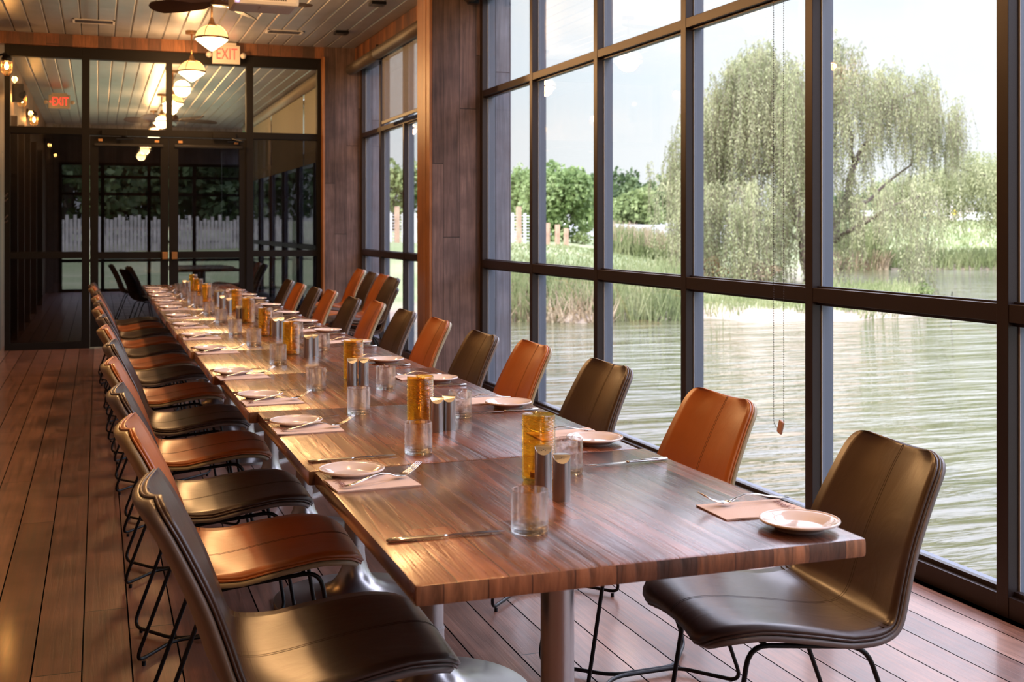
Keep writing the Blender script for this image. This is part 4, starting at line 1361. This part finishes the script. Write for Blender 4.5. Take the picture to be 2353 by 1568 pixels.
def tree(px, d, ytop, ybot, wpx, mat, label, cat='tree', per=230, size=.24, k=26, group=None, name='tree', z0=None):
    zt = EYE - (ytop - 522) / 2675 * d; zb = EYE - (ybot - 522) / 2675 * d
    g = gz(px, d) if z0 is None else z0
    rx = wpx / 2 / 2675 * d; rz = (zt - zb) / 2
    base = pd(px, d, z=g)
    t = thing(name, label, cat, base, 0, group)
    cc = np.array([0, 0, (zt + zb) / 2 - g])
    leafcloud('crown', crown_blobs(cc, rx, rz, k), per, size, mat, t)
    f = bmesh.new()
    h = (zt + zb) / 2 - g
    tube(f, [(0, 0, -.3), (.05, 0, h * .5), (0, .1, h * 1.2)], .2, 8, radii=[.03 * h + .12, .02 * h + .08, .03])
    for q in range(5):
        a = q * 1.3
        tube(f, [(0.03, 0, h * (.45 + .1 * q)), (rx * .5 * math.cos(a), rx * .5 * math.sin(a), h * (.45 + .1 * q) + rz * .4)], .05, 5, radii=[.06, .02])
    obj('trunk', f, M['bark'], t, smooth=True)
    return t
tree(1285, 56, 362, 600, 185, M['maple'], 'bright green maple behind the wooden fence posts', size=.30, per=420, k=34)
tree(1205, 66, 372, 560, 120, M['maple'], 'smaller green tree left of the bright maple', size=.30, per=330)
tree(1460, 82, 430, 575, 120, M['wood_mid'], 'rounded olive tree in front of the dark wood', size=.42, per=170)
tree(1395, 95, 470, 570, 90, M['maple'], 'low bright shrub tree at the foot of the dark wood', size=.42, per=160)
for i, (px, yt, w, d) in enumerate(((1370, 398, 110, 116), (1440, 388, 120, 120), (1510, 395, 110, 112), (1570, 372, 120, 118), (1245, 395, 120, 122), (1160, 385, 120, 124))):
    tree(px, d, yt, 580, w, M['wood_dark'], 'dark woodland tree, %s from the left behind the lawn' % ordn([2, 3, 4, 5, 1, 0][i]), size=.60, per=75, group='dark wood behind the lawn')
for i, (px, yt, w, d) in enumerate(((850, 355, 90, 92), (905, 362, 90, 90), (965, 345, 90, 94), (1030, 360, 110, 96))):
    tree(px, d, yt, 540, w, M['wood_mid'], 'tall grey-green tree seen through the far window, %s from the left' % ordn(i), size=.5, per=85, group='trees beyond the far window')
for i, (px, yt, w, d) in enumerate(((1950, 440, 140, 118), (2060, 415, 140, 142), (2170, 395, 140, 152), (2270, 378, 150, 140), (2390, 372, 150, 152))):
    tree(px, d, yt, 530, w, M['wood_dark'] if i != 3 else M['wood_mid'], 'distant tree beyond the road behind the willow, %s from the left' % ordn(i), size=.7, per=50, group='trees beyond the road')
for i, (px, d, yt, yb, w, mt, n) in enumerate(((1620, 40, 585, 650, 110, 'rust', 'rusty dry bush on the near side of the willow'), (1745, 39, 600, 650, 120, 'straw', 'pale dry bush under the middle of the willow'),
        (1545, 49, 540, 610, 80, 'wood_mid', 'grey-green bush left of the willow'), (1420, 50, 535, 600, 70, 'wood_mid', 'dark round bush at the left end of the meadow'),
        (1340, 55, 528, 572, 60, 'wood_mid', 'low bush at the foot of the maple'), (2115, 33, 650, 700, 70, 'wood_mid', 'small bush at the tip of the spit'))):
    tree(px, d, yt, yb, w, M[mt], n, 'bush', size=.13, per=900, k=14, name='bush')

# ---------------------------------------------------------------- the willow
wd = 42.0
wroot = pd(1862, wd, z=gz(1862, wd) - .05)
wt_ = thing('weeping_willow', 'large pale weeping willow on the far side of the pond', 'tree', wroot)
def wp(px, y, dd=0.0):
    """point relative to the willow's foot"""
    return pd(px, wd + dd, y=y) - wroot
f = bmesh.new()
limbs = [[(1862, 668, 0), (1850, 560, 0), (1822, 470, 0), (1790, 390, .3), (1765, 310, .5), (1742, 240, .8), (1720, 190, 1)],
         [(1822, 470, 0), (1855, 380, -.5), (1880, 300, -1), (1890, 220, -1), (1900, 150, -1)],
         [(1790, 390, .3), (1720, 400, 1), (1650, 360, 2), (1600, 320, 2)],
         [(1765, 310, .5), (1790, 230, 1), (1800, 170, 1)],
         [(1875, 660, 0), (1905, 560, .4), (1935, 480, 1), (1965, 380, 1.5), (2010, 290, 2), (2060, 230, 2.5), (2110, 210, 3)],
         [(1905, 560, .4), (1960, 530, -1), (2020, 490, -2), (2090, 460, -2.5), (2140, 440, -3)],
         [(1935, 480, 1), (2000, 460, 2), (2080, 380, 3), (2150, 300, 3)],
         [(1965, 380, 1.5), (1950, 280, 1), (1935, 180, 1), (1930, 110, 1)],
         [(1720, 400, 1), (1640, 430, 2), (1560, 400, 2.5)],
         [(1850, 560, 0), (1760, 500, -1.5), (1690, 430, -2)]]
rad = [(.26, .05), (.13, .03), (.09, .02), (.08, .02), (.20, .03), (.09, .02), (.09, .02), (.09, .02), (.07, .02), (.08, .02)]
for L_, (r0, r1) in zip(limbs, rad):
    pts = [wp(*q) for q in L_]
    n_ = len(pts)
    fine = []
    for i in range(n_ - 1):
        for k in range(3):
            t = k / 3; q = pts[i].lerp(pts[i + 1], t); q += Vector((R.normal() * .06, R.normal() * .06, 0)) * (1 if i + k else 0); fine.append(q)
    fine.append(pts[-1])
    tube(f, fine, .1, 8, radii=[r0 + (r1 - r0) * i / (len(fine) - 1) for i in range(len(fine))])
obj('trunk', f, M['bark'], wt_, smooth=True)
# fronds: (px, y of the top of the clump, px half width, y spread, frond length px (min,max), depth, count)
clumps = [(1545, 330, 28, 40, 90, 210, 2.5, 90), (1600, 250, 40, 50, 120, 290, 2, 190), (1650, 190, 35, 40, 120, 330, 1.5, 190), (1700, 140, 40, 40, 120, 330, 1, 200), (1745, 110, 40, 35, 90, 300, .8, 210),
          (1790, 150, 35, 40, 120, 330, 0, 150), (1835, 200, 30, 50, 120, 330, -.5, 170), (1890, 150, 40, 60, 100, 300, -1, 170), (1930, 95, 35, 40, 50, 150, 1, 110), (1975, 170, 45, 40, 60, 190, 1.5, 140),
          (2040, 160, 50, 40, 60, 200, 2, 150), (2100, 185, 50, 40, 70, 190, 2.5, 170), (2150, 240, 40, 40, 70, 160, 3, 130), (2190, 260, 22, 40, 60, 110, 3, 60),
          (1620, 420, 60, 50, 120, 215, -1.5, 210), (1700, 420, 60, 60, 130, 235, -2, 210), (1780, 440, 50, 60, 90, 190, -1, 120), (1560, 440, 40, 50, 60, 120, 1, 60),
          (2060, 430, 70, 30, 50, 120, -2.5, 70), (2120, 430, 50, 30, 60, 150, -3, 55), (1940, 440, 40, 40, 60, 150, -1, 60), (1925, 560, 25, 30, 60, 130, -3, 26), (2110, 540, 22, 40, 90, 160, -3.5, 60),
          (1980, 330, 60, 50, 40, 120, 1, 60)]
Q = []; TW_ = []
sc = wd / 2675
for (cx_, y_, hw, ys, l0, l1, dd, cnt) in clumps:
    for i in range(int(cnt * 1.15)):
        if i % 9 == 0:
            bx_, by_, bd_ = R.normal(cx_, hw * .68), y_ + abs(R.normal(0, ys)) - 12 * R.rand(), dd + R.normal(0, 1.3)
        px = bx_ + R.normal(0, 7); yy = by_ + R.normal(0, 12); d_ = bd_ + R.normal(0, .35)
        ln = R.uniform(l0, l1) * sc
        # a short arching rise then a long hang
        p = np.array(wp(px, yy, d_)); drift = RT * R.normal(0, .10) + FW * R.normal(0, .1) + RT * .02
        step = .115
        ns = max(3, int(ln / step))
        out = RT * R.normal(0, .35) + FW * R.normal(0, .35)
        t = np.linspace(0, 1, ns)[:, None]
        P = p + out * np.minimum(t * 3, 1) * .35 + drift * t * ln - UP * (t ** 1.15) * ln + UP * .12 * np.sin(np.minimum(t * 3, 1) * PI)
        P = P + RT * (np.sin(t * 7 + R.uniform(0, 6)) * .04)
        for rep in range(2):
            a = R.uniform(0, 2 * PI, (ns, 1))
            dr = RT * np.cos(a) * .55 + FW * np.sin(a) * .55 - UP * R.uniform(.45, 1.0, (ns, 1))
            dr /= np.linalg.norm(dr, axis=1)[:, None]
            sd_ = np.cross(dr, R.normal(size=(ns, 3))); sd_ /= np.linalg.norm(sd_, axis=1)[:, None]
            L2 = R.uniform(.10, .19, (ns, 1)); w2 = R.uniform(.012, .022, (ns, 1))
            Q.append(np.stack([P, P + dr * L2 * .5 + sd_ * w2, P + dr * L2, P + dr * L2 * .5 - sd_ * w2], 1))
        k = np.arange(0, ns - 1, 2)
        a_, b_ = P[k], P[np.minimum(k + 2, ns - 1)]
        TW_.append(np.stack([a_ - RT * .005, a_ + RT * .005, b_ + RT * .004, b_ - RT * .004], 1))
quadmesh('hanging_fronds', np.concatenate(Q), M['willow'], wt_)
quadmesh('twigs', np.concatenate(TW_), M['bark'], wt_)
# smaller willow to the right
w2d = 50.0
w2r = pd(2330, w2d + 14, z=gz(2330, 64) - .1)
w2 = thing('weeping_willow', 'lower willow at the right, its fronds hanging before the pale buildings', 'tree', w2r)
f = bmesh.new()
for L_, r0 in (([(2330, 560, 0), (2310, 450, 0), (2260, 400, 0), (2180, 380, 0)], .2), ([(2310, 450, 0), (2330, 380, 0), (2350, 350, 0)], .1), ([(2260, 400, 0), (2160, 410, 0), (2060, 430, 0)], .08)):
    P_ = [pd(a, w2d + 14, y=b) - w2r for a, b, c in L_]
    tube(f, P_, .1, 7, radii=[r0 * (1 - .8 * i / (len(P_) - 1)) for i in range(len(P_))])
obj('trunk', f, M['bark'], w2, smooth=True)
Q = []
sc = 64 / 2675
for (cx_, y_, hw, ys, l0, l1, cnt) in ((2240, 345, 60, 18, 60, 150, 150), (2180, 375, 60, 20, 60, 130, 170), (2100, 395, 60, 20, 50, 120, 160), (2290, 372, 50, 20, 60, 150, 160), (2350, 350, 50, 30, 60, 160, 130), (2040, 410, 40, 20, 50, 110, 100)):
    for i in range(cnt):
        px = R.normal(cx_, hw * .6); yy = y_ + abs(R.normal(0, ys)); ln = R.uniform(l0, l1) * sc
        p = np.array(pd(px, w2d + 14 + R.normal(0, 1.2), y=yy) - w2r)
        ns = max(3, int(ln / .16)); t = np.linspace(0, 1, ns)[:, None]
        P = p - UP * t * ln + RT * t * R.normal(0, .2)
        for rep in range(2):
            a = R.uniform(0, 2 * PI, (ns, 1)); dr = RT * np.cos(a) * .6 + FW * np.sin(a) * .5 - UP * .8
            sd_ = np.cross(dr, R.normal(size=(ns, 3))); sd_ /= np.linalg.norm(sd_, axis=1)[:, None]
            Q.append(np.stack([P, P + dr * .11 + sd_ * .028, P + dr * .22, P + dr * .11 - sd_ * .028], 1))
quadmesh('hanging_fronds', np.concatenate(Q), M['willow'], w2)

# ---------------------------------------------------------------- fences, road, buildings
M['fencewood'] = plain('tan timber post', (.50, .33, .24), .8, var=.2)
M['white_out'] = plain('white painted timber', (.75, .75, .76), .7)
M['wire'] = plain('galvanised wire', (.55, .56, .58), .5, .4)
k = 0
for px, yt, yb in ((1258, 509, 557), (1281, 516, 561), (1301, 526, 563)):
    d = 47.0
    t = thing('fence_post', 'tan timber fence post on the lawn before the maple, %s from the left' % ordn(k), 'fence post', pd(px, d, z=gz(px, d) - .05), 0, 'loose fence posts'); k += 1
    h = (yb - yt) / 2675 * d + .1
    obj('post_body', bxm((-.08, .08, -.08, .08, 0, h), bev=.01), M['fencewood'], t)
fn = thing('garden_fence', 'wire garden fence with tan posts and white stakes, left of the maple', 'fence', pd(1000, 50, z=gz(1000, 50)))
fo = fn.location.copy()
wire = bmesh.new()
pts_px = list(range(800, 1236, 14))
for i, px in enumerate(pts_px):
    g0 = pd(px, 50, z=gz(px, 50)) - fo
    tall = i % 4 == 0
    if tall: obj('post', bxm((g0.x - .09, g0.x + .09, g0.y - .09, g0.y + .09, g0.z - .1, g0.z + 1.55)), M['fencewood'], fn)
    else: obj('stake', bxm((g0.x - .045, g0.x + .045, g0.y - .045, g0.y + .045, g0.z - .1, g0.z + 1.28)), M['white_out'], fn)
a_, b_ = pd(800, 50, z=gz(800, 50)) - fo, pd(1235, 50, z=gz(1235, 50)) - fo
for q in range(9): tube(wire, [a_ + Vector((0, 0, .1 + q * .135)), b_ + Vector((0, 0, .1 + q * .135))], .018, 4)
obj('wires', wire, M['wire'], fn)
M['road'] = plain('pale asphalt road', (.50, .50, .53), .85)
for n_, (pa, da, pb, db, w, zoff) in (('lane', (1180, 82, 1600, 92, 5, .25)), ):
    pass
f = bmesh.new()
A, B = pd(1100, 74, z=gz(1100, 74) + .55), pd(1640, 84, z=gz(1640, 84) + .85)
dv = (B - A).normalized(); nv = Vector((-dv.y, dv.x, 0))
vs = [f.verts.new(A - nv * 3), f.verts.new(B - nv * 3), f.verts.new(B + nv * 3 + Vector((0, 0, .25))), f.verts.new(A + nv * 3 + Vector((0, 0, .25)))]
lo_ = [f.verts.new(v.co - Vector((0, 0, 2.2))) for v in vs]
f.faces.new(vs); f.faces.new(lo_[::-1])
for i in range(4): f.faces.new((vs[i], lo_[i], lo_[(i + 1) % 4], vs[(i + 1) % 4]))
rd = obj('road', f, M['road']); rd['kind'] = 'structure'
# picket fence seen through the doors, and the grass there
f = bmesh.new(); box(f, -14, 2.9, YE + .2, 80, -.3, -.08)
tg = obj('ground_garden', f, grassmat()); tg['kind'] = 'structure'
bpy.data.materials
pf = thing('picket_fence', 'grey weathered picket fence seen through the double doors', 'fence', (0, 44, -.1))
f = bmesh.new()
x = -10.0
rp_ = random.Random(2)
while x < 6.5: box(f, x, x + .11, 0, .02, 0, 1.75 + rp_.uniform(-.12, .12)); x += .135
obj('pickets', f, plain('weathered grey picket', (.42, .40, .38), .8, var=.3), pf)
obj('rails', bxm((-10, 6.5, .02, .07, .3, .4), (-10, 6.5, .02, .07, 1.3, 1.4)), M['fencewood'], pf)
for i, (x, y, s) in enumerate(((-8.5, 53, 3.9), (-4.8, 52, 4.0), (-1.2, 50, 4.1), (2.2, 53, 4.2), (5.6, 51, 4.0))):
    t = thing('tree', 'dim tree seen through the double doors behind the picket fence, %s from the left' % ordn(i), 'tree', (x, y, -.1), 0, 'trees behind the picket fence')
    leafcloud('crown', crown_blobs(np.array([0, 0, 3.7]), s, 3.6, 26), 120, .45, M['wood_dark'], t)
    f = bmesh.new(); tube(f, [(0, 0, 0), (.1, 0, 4)], .2, 8); obj('trunk', f, M['bark'], t)

# low pale warehouse and shed beyond the water
bd = 112.0
def bz(y): return EYE - (y - 522) / 2675 * bd
o_ = pd(2150, bd, z=.9)
wh = thing('warehouse', 'long low pale building beyond the pond, behind the willow fronds', 'building', o_, -YAW)
s_ = bd / 2675
obj('wall', bxm((-144 * s_, 22 * s_, 0, 8, 0, bz(497) - .9)), plain('dim brown wall', (.30, .24, .20), .8), wh)
obj('roof', bxm((-148 * s_, 24 * s_, -1.0, 8.5, bz(497) - .9, bz(484) - .9), bev=.05), M['white_out'], wh)
hs = thing('shed_building', 'taller pale building with an open dark bay at the right beyond the pond', 'building', pd(2250, bd - 2, z=.9), -YAW)
obj('wall', bxm((-32 * s_, 60 * s_, 0, 9, 0, bz(452) - .9)), plain('cream rendered wall', (.70, .62, .56), .8), hs)
obj('roof', bxm((-31 * s_, 64 * s_, -.6, 9.5, bz(470) - .9, bz(449) - .9)), plain('light grey metal roof', (.50, .50, .53), .6), hs)
obj('open_bay', bxm((-8 * s_, 30 * s_, -.05, .3, .1, bz(480) - .9)), M['grille'], hs)
tk = thing('truck', 'white van parked in the open bay of the pale building', 'vehicle', pd(2256, bd - 5, z=.75), -YAW)
obj('body', bxm((-.7, 1.0, 0, 2.4, .35, 1.9), bev=.12), M['white_out'], tk)
obj('cab', bxm((-1.5, -.65, .1, 2.3, .35, 1.4), bev=.15), M['white_out'], tk)
obj('windscreen', bxm((-1.3, -.75, .05, .12, .9, 1.3)), M['grille'], tk)
for x in (-1.1, .6):
    f = bmesh.new(); lathe(f, [(0, -.1), (.32, -.1), (.32, .1), (0, .1)], 18)
    o = obj('wheel', f, M['black'], tk, loc=(x, .05, .32)); o.rotation_euler = (PI / 2, 0, 0)
# road signs
def sign(px, d, y0, y1, w, h, mat, label, diamond=False):
    t = thing('road_sign', label, 'sign', pd(px, d, z=gz(px, d)), -YAW)
    zb = EYE - (y1 - 522) / 2675 * d - gz(px, d); zt = EYE - (y0 - 522) / 2675 * d - gz(px, d)
    obj('post', bxm((-.04, .04, -.04, .04, -.1, zt)), M['wire'], t)
    o = obj('panel', bxm((-w / 2, w / 2, -.07, -.045, -h / 2, h / 2)), mat, t, loc=(0, 0, (zt + zb) / 2))
    if diamond: o.rotation_euler = (0, PI / 4, 0)
sign(2192, 112, 482, 496, .5, .5, plain('yellow sign panel', (.85, .60, .05), .6), 'yellow diamond road sign beyond the pond', True)
sign(2128, 106, 499, 504, .55, .2, plain('green sign panel', (.10, .45, .38), .6), 'small green street sign beyond the pond')
sign(2043, 108, 502, 518, .42, .65, M['white_out'], 'white notice board on the slope beyond the pond')
t = thing('stake', 'thin dark stake leaning out of the pond beyond the spit', 'stake', pd(2181, 33.5, z=ZWAT - .3))
f = bmesh.new(); tube(f, [(0, 0, 0), tuple(fr(.09, 0, .75))], .016, 6); obj('rod', f, M['black'], t)
